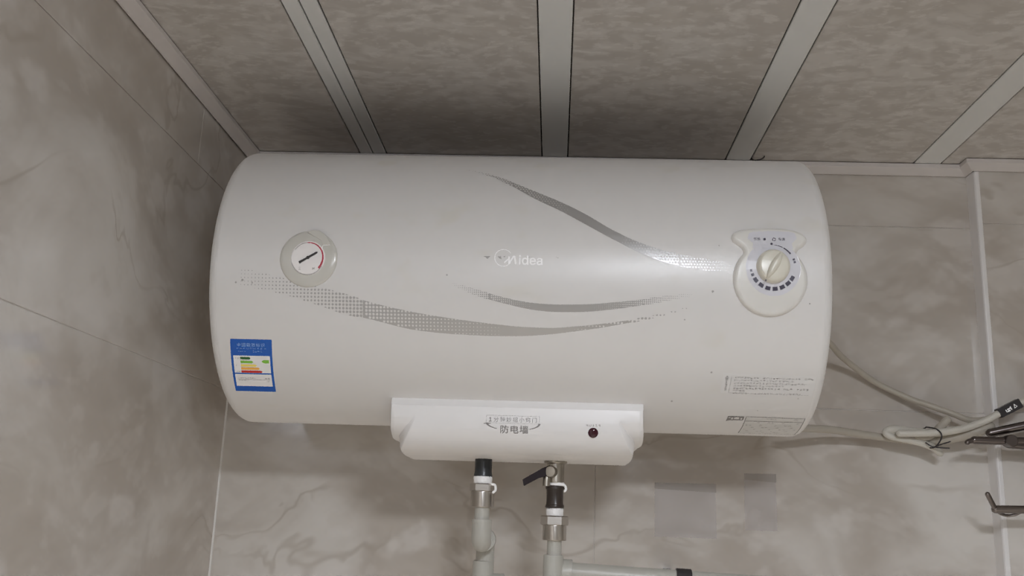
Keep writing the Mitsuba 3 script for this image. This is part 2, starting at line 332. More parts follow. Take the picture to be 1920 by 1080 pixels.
# ---------------------------------------------------------------- the water heater
GLYPHS = {'分':[[[7,-36,7,-34,13,-29,15,-24,17,-23,19,-17,23,-17,23,-19,17,-30,14,-32,14,-34,43,-34,43,-32,39,-29,39,-27,37,-26,36,-22,33,-19,34,-17,37,-17,43,-28,50,-34,48,-37,43,-35,42,-54,39,-60,28,-60,28,-56,35,-57,37,-56,38,-47,39,-46,39,-38,27,-38,22,-52,16,-58,9,-61,8,-57,14,-55,18,-51,21,-45,22,-39,13,-38,12,-36,11,-37]]],'钟':[[[26,-48,26,-26,35,-26,35,-16,39,-16,39,-26,49,-26,49,-47,46,-47,46,-45,39,-45,39,-61,35,-60,35,-45,29,-45,28,-48],[39,-40,46,-41,46,-29,39,-29],[29,-40,35,-41,35,-29,29,-29]],[[6,-29,7,-25,12,-19,12,-16,15,-16,15,-21,24,-21,24,-24,12,-24,10,-27,10,-30,23,-30,23,-33,17,-33,17,-39,18,-40,24,-40,24,-43,17,-43,17,-52,20,-53,22,-51,24,-51,24,-54,17,-57,14,-60,12,-59,12,-56,14,-54,14,-43,7,-43,7,-40,14,-40,14,-33,9,-33,9,-31,7,-31]]],'妙':[[[41,-25,43,-23,45,-24,49,-32,50,-37,46,-37,45,-31]],[[22,-59,22,-57,30,-55,34,-53,36,-50,38,-50,42,-45,43,-41,47,-40,47,-43,45,-47,40,-53,38,-53,36,-56,32,-58,26,-60]],[[35,-46,35,-15,38,-15,38,-46]],[[24,-39,27,-32,28,-24,31,-24,31,-29,30,-29,30,-34,28,-40]],[[6,-57,8,-57,14,-49,14,-47,12,-47,9,-43,7,-43,10,-34,10,-30,6,-29,6,-26,11,-26,13,-16,16,-16,15,-26,23,-26,22,-37,19,-46,19,-48,23,-51,23,-53,20,-54,19,-52,16,-52,15,-55,9,-60],[12,-39,11,-39,11,-42,16,-44,19,-35,19,-29,14,-29]]],'招':[[[6,-45,7,-41,12,-39,12,-29,6,-29,6,-26,12,-26,12,-16,15,-16,15,-25,16,-26,21,-26,21,-29,15,-29,15,-38,21,-37,21,-41,18,-41,15,-43,15,-59,14,-60,7,-60,7,-57,12,-57,12,-45]],[[22,-37,22,-35,24,-35,28,-31,31,-23,31,-21,23,-21,23,-18,48,-18,48,-30,47,-30,47,-35,45,-37,37,-37,37,-34,43,-34,44,-32,43,-21,35,-21,31,-33,26,-38]],[[24,-60,24,-41,48,-41,48,-60,44,-60,43,-58,29,-58,28,-60],[28,-54,44,-55,44,-44,28,-44]]],'小':[[[38,-30,38,-28,42,-28,42,-30,44,-31,51,-48,50,-50,47,-51,44,-40]],[[18,-61,17,-57,26,-57,26,-16,30,-16,30,-59,26,-61]],[[6,-49,6,-47,9,-44,9,-41,11,-39,13,-29,17,-28,16,-37,11,-48,9,-50]]],'窍':[[[6,-54,13,-53,14,-51,14,-38,7,-38,7,-35,11,-35,9,-31,21,-25,23,-25,24,-27,22,-29,12,-33,12,-35,44,-35,44,-33,32,-28,32,-26,35,-25,46,-30,45,-35,49,-35,49,-38,34,-38,33,-41,33,-45,47,-45,46,-57,43,-60,33,-60,33,-57,40,-57,42,-56,43,-48,28,-48,30,-43,30,-38,17,-38,17,-51,25,-50,25,-53,11,-56,11,-57,7,-57]],[[8,-20,26,-20,25,-16,29,-15,31,-20,48,-20,48,-27,45,-27,44,-23,12,-23,11,-28,8,-28]]],'门':[[[21,-21,21,-18,48,-18,48,-58,46,-60,36,-60,35,-58,35,-57,44,-57,44,-21]],[[10,-18,12,-16,14,-16,14,-18,18,-21,19,-25,16,-26,16,-24]],[[8,-26,12,-26,12,-61,8,-60]]],'防':[[[8,-18,22,-18,23,-20,21,-22,21,-24,34,-24,33,-16,36,-16,38,-20,38,-24,50,-24,50,-27,33,-27,33,-35,47,-35,46,-55,43,-60,34,-60,34,-57,41,-57,42,-56,42,-50,43,-49,42,-38,32,-38,31,-47,27,-55,21,-60,18,-59,18,-57,24,-53,28,-45,29,-28,22,-27,22,-25,20,-25,18,-32,22,-39,22,-47,19,-50,14,-50,14,-47,17,-47,19,-44,18,-37,14,-33,18,-24,17,-21,11,-21,11,-60,8,-60]]],'电':[[[10,-22,26,-22,26,-16,29,-16,29,-22,45,-22,46,-23,46,-47,29,-47,29,-52,30,-56,45,-56,46,-55,46,-49,48,-48,50,-49,49,-57,45,-60,30,-60,26,-57,26,-47,14,-47,14,-50,10,-50],[29,-43,31,-44,41,-44,42,-43,42,-36,30,-36,29,-38],[41,-33,42,-26,29,-26,29,-33],[14,-43,25,-44,26,-43,26,-37,24,-36,14,-36],[14,-32,26,-33,26,-26,14,-26]]],'墙':[[[20,-35,20,-32,27,-31,27,-29,24,-27,25,-23,21,-23,21,-20,33,-20,33,-16,36,-16,36,-20,48,-20,48,-23,45,-23,46,-26,42,-31,50,-32,50,-35],[39,-32,39,-29,42,-27,43,-23,36,-23,36,-32],[26,-24,30,-28,30,-32,33,-32,33,-23,26,-23]],[[22,-60,22,-39,47,-39,47,-60,44,-60,43,-58,26,-58,25,-60],[25,-54,44,-55,44,-42,25,-42]],[[28,-45,41,-45,41,-52,28,-52],[31,-49,39,-50,39,-47,31,-47]],[[6,-48,11,-46,11,-30,6,-30,6,-27,11,-27,11,-16,15,-16,15,-27,19,-27,19,-30,15,-30,15,-45,20,-44,20,-47,10,-50,8,-52,6,-51]]],'加':[[[31,-22,48,-22,48,-59,44,-59,43,-56,35,-56,35,-60,31,-59],[35,-52,44,-53,44,-25,35,-25]],[[6,-56,8,-55,11,-49,12,-39,13,-38,13,-29,7,-29,7,-25,13,-25,13,-16,17,-16,17,-25,28,-25,26,-57,21,-60,16,-59,16,-56,22,-56,23,-54,23,-45,24,-44,23,-29,17,-29,16,-33,16,-43,15,-43,14,-51,9,-60,6,-59]]],'热':[[[6,-37,7,-35,14,-34,14,-26,7,-26,7,-23,14,-23,14,-16,18,-16,18,-23,23,-23,23,-26,18,-26,18,-32,23,-31,24,-33,27,-32,28,-34,30,-34,31,-26,25,-26,25,-23,31,-23,31,-16,34,-15,35,-16,35,-23,44,-23,44,-41,45,-45,47,-45,48,-44,48,-41,50,-41,51,-43,50,-43,50,-47,48,-49,44,-49,43,-48,41,-43,40,-26,34,-26,34,-34,33,-35,33,-37,39,-40,39,-43,37,-44,36,-42,31,-41,31,-43,26,-48,23,-48,22,-46,28,-41,29,-37,24,-35,19,-35,18,-37,18,-46,16,-48,10,-48,9,-45,14,-45,14,-37,7,-39]],[[44,-50,49,-56,50,-58,49,-60,46,-60,44,-55,42,-54,41,-50]],[[33,-60,31,-51,34,-50,37,-58,36,-60]],[[21,-51,24,-51,25,-60,21,-60]],[[7,-60,7,-57,10,-55,11,-51,15,-50,15,-53,12,-56,12,-58,10,-60]]],'源':[[[15,-59,15,-56,18,-52,19,-43,20,-42,20,-18,50,-18,50,-21,38,-21,39,-23,38,-27,48,-27,48,-44,39,-44,39,-58,37,-60,30,-60,30,-57,35,-57,35,-44,27,-44,27,-27,34,-27,35,-21,25,-21,24,-38,23,-38,22,-51,19,-58],[30,-40,44,-41,44,-37,30,-37],[30,-33,44,-34,44,-30,30,-30]],[[42,-48,44,-46,46,-47,50,-54,50,-56,48,-57,46,-56]],[[23,-54,25,-53,28,-47,31,-47,29,-53,26,-57,24,-57]],[[8,-19,11,-16,14,-19,16,-19,18,-22,17,-24,15,-24,14,-22]],[[7,-58,7,-56,13,-46,13,-43,15,-42,17,-44,15,-50,11,-58,10,-59]],[[6,-32,7,-30,10,-30,14,-32,16,-35,13,-37,12,-35]]],'中':[[[9,-25,25,-25,26,-24,26,-16,30,-16,30,-25,47,-25,47,-47,44,-47,43,-45,30,-45,30,-60,26,-61,26,-45,12,-45,12,-48,9,-48],[30,-40,44,-41,44,-28,30,-28],[12,-40,26,-41,26,-28,12,-28]]],'国':[[[8,-18,48,-18,48,-60,44,-60,43,-58,13,-58,12,-60,8,-60],[12,-54,44,-55,44,-21,12,-21]],[[15,-50,15,-47,26,-46,26,-39,17,-39,17,-36,26,-36,26,-28,16,-28,16,-25,40,-25,40,-28,30,-28,29,-29,29,-35,39,-36,39,-39,35,-40,36,-42,38,-42,39,-47,41,-47,41,-50],[33,-42,34,-39,29,-39,29,-47,36,-47,36,-44]]],'能':[[[30,-39,33,-37,33,-36,31,-36,30,-33,30,-16,34,-16,34,-23,45,-19,47,-22,44,-24,35,-26,34,-27,34,-33,36,-34,45,-34,47,-29,50,-29,49,-35,47,-37,34,-37,34,-45,36,-46,38,-44,41,-44,45,-41,48,-44,45,-46,34,-49,34,-55,36,-57,46,-57,47,-55,47,-51,49,-51,50,-52,49,-59,47,-60,33,-60,31,-59,30,-56]],[[8,-29,7,-26,13,-19,13,-16,17,-16,17,-19,13,-23,13,-26,21,-25,21,-22,19,-19,23,-19,28,-29,25,-30,23,-28]],[[9,-33,26,-33,26,-59,25,-60,18,-60,17,-59,17,-57,22,-57,21,-51,12,-51,12,-60,9,-60],[12,-47,22,-48,22,-43,12,-43],[12,-39,22,-40,22,-36,12,-36]]],'效':[[[6,-56,9,-55,16,-47,16,-44,11,-40,11,-38,9,-38,9,-40,6,-39,6,-37,11,-31,12,-27,7,-26,7,-23,16,-23,14,-16,17,-16,19,-18,20,-23,29,-23,29,-26,23,-27,28,-34,31,-32,35,-16,38,-16,37,-25,50,-25,50,-28,47,-28,46,-36,43,-45,41,-48,42,-51,47,-56,50,-57,49,-60,46,-60,40,-54,39,-52,30,-60,26,-59,26,-57,31,-55,37,-48,33,-38,29,-40,27,-37,23,-37,21,-44,21,-46,26,-52,25,-55,23,-55,20,-49,19,-49,11,-58,8,-59],[35,-28,36,-39,38,-43,40,-43,43,-34,43,-28],[11,-37,12,-38,14,-37,18,-41,21,-35,24,-36,23,-32,20,-29,20,-28,22,-28,22,-26,13,-26,13,-28,15,-28,15,-30]]],'标':[[[24,-34,24,-31,50,-31,50,-34,40,-34,38,-35,38,-58,36,-60,29,-60,29,-56,34,-56,35,-55,35,-35,33,-34]],[[42,-43,42,-40,45,-40,50,-53,49,-55,46,-55,46,-51]],[[26,-22,26,-19,47,-19,47,-22]],[[23,-55,22,-52,26,-46,27,-40,30,-40,31,-42,26,-54]],[[5,-47,5,-45,8,-43,13,-30,13,-29,6,-29,6,-26,14,-26,14,-15,17,-15,17,-26,24,-26,24,-29,18,-29,18,-30,20,-35,23,-37,23,-41,21,-41,19,-37,17,-37,17,-60,14,-60,14,-39,12,-39,12,-42,8,-49]]],'识':[[[40,-48,40,-46,43,-45,48,-54,49,-59,45,-60,44,-54]],[[25,-19,47,-19,47,-40,25,-40],[29,-36,43,-37,43,-22,29,-22]],[[22,-59,22,-57,27,-51,28,-46,32,-46,31,-51,27,-58,25,-60]],[[6,-34,6,-31,17,-31,17,-50,19,-50,21,-47,23,-49,22,-52,20,-52,13,-59,11,-58,11,-56,13,-53,13,-34]],[[9,-20,10,-17,12,-17,18,-22,18,-25,15,-26,15,-24]]],'高':[[[7,-24,7,-21,26,-21,25,-16,29,-16,30,-21,49,-21,49,-24]],[[9,-39,47,-39,47,-59,46,-60,39,-60,38,-58,38,-57,44,-57,44,-42,13,-42,12,-60,9,-60]],[[14,-26,42,-26,42,-37,14,-37],[18,-33,39,-34,39,-29,18,-29]],[[17,-57,17,-45,38,-45,38,-55,22,-55,20,-58],[22,-48,21,-52,35,-52,35,-48]]],'低':[[[20,-58,22,-55,22,-21,29,-20,29,-19,35,-19,42,-16,46,-16,47,-19,39,-21,39,-33,41,-35,50,-35,50,-38,40,-39,42,-51,44,-55,47,-55,48,-49,50,-50,49,-58,47,-60,44,-60,41,-57,38,-50,36,-38,25,-38,25,-55,32,-54,32,-57,24,-60,21,-60],[25,-33,27,-35,36,-35,36,-26,35,-22,26,-23,25,-24]],[[36,-59,32,-50,35,-50,39,-59]],[[5,-37,5,-35,11,-29,16,-19,16,-16,19,-16,20,-18,15,-29,15,-60,12,-60,12,-35,10,-35,8,-39]]]}
RH = 0.1861
HC = np.array([-0.05147, 1.30078, ZC + 0.30426])
AX = np.array([0.99998382, 0.00233023, 0.0051898]); AY = np.array([-0.00233027, 0.99999728, 0]); AZ = np.cross(AX, AY)
HL, HR = -0.3740, 0.3740                  # the two ends along the axis
def to_world(q):                          # heater frame (along the axis, depth, height) -> world
    q = np.asarray(q, float)
    return HC + q[..., :1] * AX + q[..., 1:2] * AY + q[..., 2:3] * AZ
def wrap(v):
    """(x, s, h): along the axis, up round the shell from its front line in metres, height above the shell -> world."""
    v = np.asarray(v, float)
    a = v[:, 1] / RH
    r = RH + v[:, 2]
    return to_world(np.stack([v[:, 0], -r * np.cos(a), r * np.sin(a)], 1))
def decal(polys, h=0.0003, cx=0.008, cs=0.010):
    """Flat print on the shell: polygons in (x, s), cut into small cells so that they follow the curve."""
    V, F, n = [], [], 0
    for g in polys:
        for part in getattr(g, 'geoms', [g]):
            if part.is_empty or part.area < 1e-10: continue
            x0, s0, x1, s1 = part.bounds
            for i in range(int(x0 // cx), int(x1 // cx) + 1):
                for j in range(int(s0 // cs), int(s1 // cs) + 1):
                    c = part.intersection(sbox(i * cx, j * cs, (i + 1) * cx, (j + 1) * cs)) if (x1 - x0 > cx or s1 - s0 > cs) else (part if i == int(x0 // cx) and j == int(s0 // cs) else None)
                    if c is None: continue
                    for q in getattr(c, 'geoms', [c]):
                        if q.geom_type != 'Polygon' or q.area < 1e-10: continue
                        v, f = trimesh.creation.triangulate_polygon(q, engine='earcut')
                        if len(f) == 0: continue
                        v3 = np.column_stack([v, np.full(len(v), h)])
                        e1, e2 = v[f[:, 1]] - v[f[:, 0]], v[f[:, 2]] - v[f[:, 0]]
                        cr = e1[:, 0] * e2[:, 1] - e1[:, 1] * e2[:, 0]
                        f = np.where(cr[:, None] < 0, f[:, ::-1], f)
                        V.append(v3); F.append(f + n); n += len(v3)
    V = np.vstack(V)
    return trimesh.Trimesh(wrap(V), np.vstack(F), process=False)
def pillow(poly, thick, radius, step=0.003, base=0.0, mapper=wrap, dome=0.0):
    """A plate with a rounded edge standing on the shell."""
    def ring(p, st):
        L = p.exterior
        k = max(8, int(L.length / st))
        return [L.interpolate(t, normalized=True).coords[0] for t in np.arange(k) / k]
    outer = ring(poly, step * 0.6)
    pts = list(outer)
    for d in [radius * f for f in (0.08, 0.25, 0.5, 0.75, 1.0)]:
        q = poly.buffer(-d)
        for g in getattr(q, 'geoms', [q]):
            if not g.is_empty: pts += ring(g, step * 0.7)
    inner = poly.buffer(-radius * 1.25)
    x0, y0, x1, y1 = poly.bounds
    for x in np.arange(x0, x1, step):
        for y in np.arange(y0, y1, step):
            if inner.contains(Point(x, y)): pts.append((x, y))
    P = np.array(pts)
    tri = Delaunay(P).simplices
    c = P[tri].mean(1)
    tri = tri[[poly.buffer(1e-7).contains(Point(*q)) for q in c]]
    e1, e2 = P[tri[:, 1]] - P[tri[:, 0]], P[tri[:, 2]] - P[tri[:, 0]]
    cr = e1[:, 0] * e2[:, 1] - e1[:, 1] * e2[:, 0]
    tri = np.where(cr[:, None] < 0, tri[:, ::-1], tri)[np.abs(cr) > 1e-13]
    dist = np.array([poly.exterior.distance(Point(*q)) for q in P])
    t = np.clip(1 - dist / radius, 0, 1)
    h = base + thick * np.sqrt(np.maximum(0, 1 - t * t)) * 0.8 + thick * 0.2
    if dome:
        h = h + dome * np.clip(dist / dist.max(), 0, 1) ** 0.5
    V = np.column_stack([P, h]); n = len(P); k = len(outer)
    S = np.column_stack([np.array(outer), np.full(k, base - 0.0005)])
    ccw = Polygon(outer).exterior.is_ccw
    F = list(map(tuple, tri))
    for i in range(k):
        j = (i + 1) % k
        q = [(i, n + i, n + j), (i, n + j, j)]
        F += q if ccw else [f[::-1] for f in q]
    return trimesh.Trimesh(mapper(np.vstack([V, S])), np.array(F), process=False)
def rect(x, s, w, h): return sbox(x, s, x + w, s + h)
def glyph(ch, x, s, size, wide=1.0):
    """A character whose square has its lower left corner at (x, s)."""
    k = size / 48.0
    out = []
    for rings in GLYPHS[ch]:
        R = [np.array(r, float).reshape(-1, 2) for r in rings]
        R = [np.column_stack([x + (r[:, 0] - 4) * k * wide, s + (r[:, 1] + 63) * k]) for r in R]
        p = Polygon(R[0], R[1:])
        out.append(p if p.is_valid else p.buffer(0))
    return out
def text_line(t, x, s, size, adv=1.0, wide=1.0):
    out = []
    for i, ch in enumerate(t):
        if ch in GLYPHS: out += glyph(ch, x + i * size * adv, s, size, wide)
    return out
def latin(t, x, s, height, bold=False):
    """Capitals 'height' tall, as polygons."""
    m = meshkit.text_mesh(t, height, 0.001, bold)
    v, f = m.vertices, m.faces
    n = m.face_normals[:, 2] > 0.9
    return [affinity.translate(union_all([Polygon(v[q][:, :2]).buffer(1e-6) for q in f[n]]), x, s)]
def scribble(x, s, w, h, seed, dens=4):
    """Unreadably small lettering: a few strokes per character."""
    r = random.Random(seed); out = []
    t = h * (0.19 if dens > 3 else 0.15)
    for k in range(dens):
        if r.random() < 0.6:
            y = s + h * r.choice([0.05, 0.3, 0.55, 0.8]); a = r.uniform(0, 0.25) * w
            out.append(sbox(x + a, y, x + w * r.uniform(0.75, 0.95), y + t))
        else:
            a = x + w * r.choice([0.1, 0.4, 0.7]); out.append(sbox(a, s + h * r.uniform(0, 0.3), a + t, s + h * r.uniform(0.75, 1)))
    return out

wh = thing('water_heater', 'large white cylindrical wall-mounted water heater with silver swooshes', 'water heater')
R0 = 0.012
def body_profile():
    right = [(RH - R0 + R0 * math.sin(a), HR - R0 + R0 * math.cos(a)) for a in np.linspace(0, math.pi / 2, 9)]
    return right
def revolve_x(profile, n=160):
    """profile: (radius, x) pairs."""
    t = np.linspace(0, 2 * np.pi, n, endpoint=False)
    V, F = [], []
    for r, x in profile:
        V.append(np.stack([np.full(n, x), -max(r, 1e-5) * np.cos(t), max(r, 1e-5) * np.sin(t)], 1))
    for i in range(len(profile) - 1):
        for k in range(n):
            a, b = i * n + k, i * n + (k + 1) % n
            F += [(a, b, b + n), (a, b + n, a + n)]
    m = trimesh.Trimesh(to_world(np.vstack(V)), F, process=False)
    return m
shell = revolve_x([(RH, x) for x in np.linspace(HL + R0, HR - R0, 24)])
e_r = body_profile()
capR = revolve_x([(RH, HR - R0 - 0.0005)] + e_r[::-1] + [(RH * f, HR + 0.004 * (1 - f * f)) for f in (0.9, 0.7, 0.5, 0.3, 0.1, 0.0)])
capL = revolve_x([(r, -x) for r, x in ([(RH, HR - R0 - 0.0005)] + e_r[::-1] + [(RH * f, HR + 0.004 * (1 - f * f)) for f in (0.9, 0.7, 0.5, 0.3, 0.1, 0.0)])])
for name, m in (('shell', shell), ('end_cap', capR), ('end_cap', capL)):
    mid = to_world(np.array([[0.0, 0, 0]]))[0]
    if ((m.triangles_center - mid) * m.face_normals).sum() < 0: m.invert()
    add(name, m, 'enamel', wh, 35)
for x in (-0.22, 0.22):                    # hanging brackets behind the tank
    add('wall_bracket', bevel_box((HC[0] + x - 0.02, HC[1] + RH - 0.012, HC[2] - 0.06), (HC[0] + x + 0.02, D + 0.0005, HC[2] + 0.06), 0.001), 'grey_ink', wh)

# silver printed swooshes: (x, upper edge, lower edge) on the shell, dot grid, and where the print is solid
SW = [
    ([(-0.0735, .1438, .1423), (-.0384, .1303, .1264), (-.0103, .1137, .1059), (.017, .0972, .0847), (.0567, .0749, .0607), (.0827, .0588, .0442), (.1147, .0374, .0253),
      (.1464, .0218, .0089), (.1779, .0116, -.003), (.2092, .0049, -.0088), (.257, -.0027, -.0143)], 0.0034, (0.060, 0.122), True),
    ([(-.336, -.019, -.0395), (-.2877, -.0299, -.0478), (-.2353, -.0415, -.0622), (-.2095, -.0475, -.0707), (-.1708, -.0582, -.0789), (-.1193, -.0687, -.0903), (-.0681, -.0759, -.0944), (-.0265, -.0805, -.0954),
      (.0086, -.0833, -.0946), (.0404, -.0839, -.0918), (.0721, -.0812, -.0871), (.1036, -.0772, -.0818), (.1474, -.0698, -.0723), (.1786, -.0627, -.064), (.2034, -.0552, -.0558)], 0.0043, (-0.018, 0.066), False),
    ([(-.0783, -.032, -.0333), (-.043, -.0408, -.0478), (-.011, -.049, -.056), (.0208, -.0541, -.0623), (.0462, -.0554, -.0643), (.0778, -.0547, -.0636), (.1155, -.0514, -.0596),
      (.1468, -.0476, -.0545), (.1843, -.0417, -.0468), (.2093, -.0393, -.0412)], 0.0024, (0.018, 0.092), False)]
from scipy.interpolate import PchipInterpolator
TH = 0.52                                 # how far out from the solid part the ink is still joined up
def swoosh(rows_, pitch, solid, diag):
    A = np.array(rows_)
    up, lo = PchipInterpolator(A[:, 0], A[:, 1]), PchipInterpolator(A[:, 0], A[:, 2])
    def band(a, b):
        xs = np.linspace(a, b, max(3, int((b - a) / 0.004)))
        return Polygon([(x, float(up(x))) for x in xs] + [(x, float(lo(x))) for x in xs[::-1]])
    full = band(A[0, 0], A[-1, 0])
    polys = [band(*solid)]
    x0, x1 = A[0, 0], A[-1, 0]
    s_lo, s_hi = A[:, 2].min(), A[:, 1].max()
    holes, dots = [], []
    ns = 8
    for i in range(int((x1 - x0) / pitch) + 1):
        x = x0 + i * pitch
        if solid[0] < x < solid[1]: continue
        f = (solid[0] - x) / (solid[0] - x0) if x < solid[0] else (x - solid[1]) / (x1 - solid[1])   # 0 at the solid part, 1 at the tip
        for j in range(int((s_hi - s_lo) / pitch) + 2):
            s = s_lo + j * pitch
            xx = x + (0.5 * pitch if diag and j % 2 else 0)
            if not (x0 < xx < x1): continue
            if not (float(lo(xx)) - 0.3 * pitch <= s <= float(up(xx)) + 0.3 * pitch): continue
            if f < TH:                   # ink joined up, white holes growing
                holes.append((xx + 0.5 * pitch, s + 0.5 * pitch, pitch * (0.10 + 0.30 * (f / TH))))
            else:
                dots.append((xx, s, pitch * (0.42 * (1 - 0.72 * (f - TH) / (1 - TH)))))
    # joined-up ink on both sides of the solid
    for a, b in ((solid[0] - TH * (solid[0] - x0), solid[0]), (solid[1], solid[1] + TH * (x1 - solid[1]))):
        g = band(a, b)
        cut = union_all([Point(x, s).buffer(r, 2) for x, s, r in holes if a - pitch < x < b + pitch]) if holes else None
        polys.append(g.difference(cut) if cut is not None else g)
    dd = []
    for x, s, r in dots:
        dd.append(Polygon([(x + r * math.cos(t), s + r * math.sin(t)) for t in np.arange(ns) * 2 * np.pi / ns]).intersection(full.buffer(0.2 * pitch)))
    return polys, dd
for k, (rows_, pitch, solid, diag) in enumerate(SW):
    band_, dots_ = swoosh(rows_, pitch, solid, diag)
    lab = ['silver halftone swoosh sweeping down to the dial', 'long silver halftone swoosh under the gauge', 'short silver halftone swoosh below the white lettering'][k]
    key = add('printed_swoosh', decal(band_ + dots_), 'silver_ink', wh, label=lab)

# white maker's lettering with its ring and worn marks beside it
ring_ = Point(-0.0162, -0.0006).buffer(0.0107, 24).difference(Point(-0.0162, -0.0006).buffer(0.0099, 24))
ring_ = ring_.difference(sbox(-0.0075, -0.0065, 0.0, 0.0075))
letters = latin('idea', 0.0018, -0.0083, 0.0108)
stroke = lambda pts, w: LineString(pts).buffer(w, cap_style=2)
em = [stroke([(-0.0152, -0.0068), (-0.0098, -0.0018), (-0.0092, 0.0012)], 0.0008), stroke([(-0.0092, 0.0012), (-0.0093, -0.0080)], 0.0008),
      stroke([(-0.0093, -0.0072), (-0.0035, 0.0020)], 0.0009), stroke([(-0.0030, 0.0022), (-0.0012, -0.0083)], 0.0010)]
add('lettering', decal([ring_] + [g.buffer(.00022) for g in letters] + em, 0.0004), 'white_ink', wh, label='white lettering with a ring at its start')
wear = [Polygon([(-0.0405, 0.0010), (-0.0315, 0.0012), (-0.0350, -0.0024), (-0.0375, -0.0006)]), Polygon([(-0.0232, 0.0010), (-0.0195, 0.0012), (-0.0180, -0.0022), (-0.0205, -0.0018)]),
        Polygon([(-0.0168, 0.0012), (-0.0135, 0.0014), (-0.0150, -0.0002)]), Polygon([(0.0100, 0.0010), (0.0175, 0.0011), (0.0140, 0.0002)]), Polygon([(0.0462, 0.0018), (0.0500, 0.0004), (0.0492, -0.0002)])]
labels[add('worn_print', decal(wear, 0.00025), 'pale_ink', wh)] = {'label': 'grey worn flecks beside the white lettering', 'kind': 'stuff'}
specks = [Point(x, s).buffer(r, 3) for x, s, r in [(0.1931, -0.1854, .0014), (0.147, -0.1993, .0012), (0.345, -0.048, .001), (-0.083, -0.023, .001), (0.236, -0.137, .0012), (0.240, 0.020, .0008),
                                                   (0.232, -0.036, .0014), (0.2, -0.07, .0008), (-0.338, -0.037, .0012), (-0.330, -0.034, .0014), (-0.318, -0.037, .0010), (0.345, -0.175, .0008), (0.30, -0.2, .0008)]]
labels[add('dirt_specks', decal(specks, 0.0002), 'pale_ink', wh)] = {'label': 'small scattered grey dirt specks', 'kind': 'stuff'}

# thermometer gauge
gx, gs = -0.2508, -0.0062
ga = add('gauge', pillow(Point(gx, gs).buffer(0.0350, 24), 0.0035, 0.016, 0.0030), 'bezel_film', wh, 50, label='round temperature gauge under a clear film')
def disc(x, s, r): return Point(x, s).buffer(r, 24)
add('dial', pillow(disc(gx, gs, 0.0208), 0.0014, 0.0012, base=0.0033), 'dial_white', ga, 50, label='white dial face')
def arc(r0, r1, a0, a1, x, s, n=24):
    t = np.radians(np.linspace(a0, a1, n))
    return Polygon([(x + r1 * math.cos(a), s + r1 * math.sin(a)) for a in t] + [(x + r0 * math.cos(a), s + r0 * math.sin(a)) for a in t[::-1]])
def taper_arc(r, w0, w1, a0, a1, x, s, n=30):
    t = np.radians(np.linspace(a0, a1, n)); w = np.linspace(w0, w1, n) / 2
    return Polygon([(x + (r + q) * math.cos(a), s + (r + q) * math.sin(a)) for a, q in zip(t, w)] + [(x + (r - q) * math.cos(a), s + (r - q) * math.sin(a)) for a, q in zip(t[::-1], w[::-1])])
hd = 0.0052
add('red_scale', decal([taper_arc(0.0183, 0.0009, 0.0024, 95, -42, gx, gs)], hd), 'dial_red', ga, label='red scale arc')
add('scale_ring', decal([arc(0.0180, 0.0187, 150, 96, gx, gs), arc(0.0198, 0.0205, 200, 330, gx, gs)] + scribble(gx - .0105, gs - .0145, .0032, .0032, 1) + scribble(gx + .0060, gs - .0145, .0034, .0032, 2), hd), 'pale_ink', ga)
ang = math.radians(31)
c_, s_ = math.cos(ang), math.sin(ang)
nd = Polygon([(gx + u * c_ - v * s_, gs + u * s_ + v * c_) for u, v in [(-0.0118, -0.0014), (-0.0118, 0.0014), (-0.0018, 0.0010), (0.0, 0.0021), (0.0018, 0.0012), (0.0120, 0.0012), (0.0136, 0.0), (0.0120, -0.0012), (0.0018, -0.0012), (0, -0.0021), (-0.0018, -0.0010)]])
add('needle', pillow(nd, 0.0010, 0.0006, 0.0015, base=0.0052), 'black_plastic', ga, 40, label='black needle')
flap = Polygon([(gx + .0105, gs + .0345), (gx + .0190, gs + .0288), (gx + .0262, gs + .0180), (gx + .0165, gs + .0150), (gx + .0135, gs + .0220), (gx + .004, gs + .0270), (gx - .004, gs + .032), (gx + .003, gs + .0352)])
add('film_flap', pillow(flap, 0.0008, 0.0006, 0.002, base=0.0034), 'bezel_film', ga, 40, label='lifted corner of the clear film')
add('film_edge', decal([stroke([(gx + .0172, gs + .0150), (gx + .0258, gs + .0160)], .0004), stroke([(gx + .0168, gs + .0150), (gx + .0165, gs + .0068)], .0004)], 0.0050), 'white_ink', ga)

# control dial on its cream plate
px_, ps_ = 0.2985, -0.0208
plate = disc(px_, ps_, 0.0433)
ears = Polygon([(0.2555, 0.0340), (0.2620, 0.0385), (0.2740, 0.0410), (0.2870, 0.0425), (0.3010, 0.0430), (0.3160, 0.0422), (0.3290, 0.0400), (0.3385, 0.0360), (0.3428, 0.0300), (0.3425, 0.0252),
                (0.3385, 0.0200), (0.3325, 0.0160), (0.3300, 0.0120), (0.2680, 0.0120), (0.2665, 0.0165), (0.2615, 0.0205), (0.2560, 0.0245), (0.2542, 0.0295)])
plate = union_all([plate, ears]).buffer(0.003).buffer(-0.006).buffer(0.003)
cp = add('control_panel', pillow(plate, 0.0062, 0.0055, 0.0035), 'cream_plastic', wh, 50, label='cream dial plate with two ears at the top')
hp = 0.0065
lbl = union_all([disc(0.3012, -0.0082, 0.0318), Polygon([(0.2745, 0.0335), (0.2790, 0.0355), (0.3010, 0.0372), (0.3240, 0.0360), (0.3290, 0.0340), (0.3300, 0.0275), (0.3240, 0.0215), (0.3250, 0.0150), (0.2780, 0.0150), (0.2790, 0.0215), (0.2725, 0.0265)])]).buffer(-0.001).buffer(0.001)
add('dial_label', decal([lbl], hp), 'label_grey', cp, label='glossy lavender grey label')
kx, ks = 0.3009, -0.0064
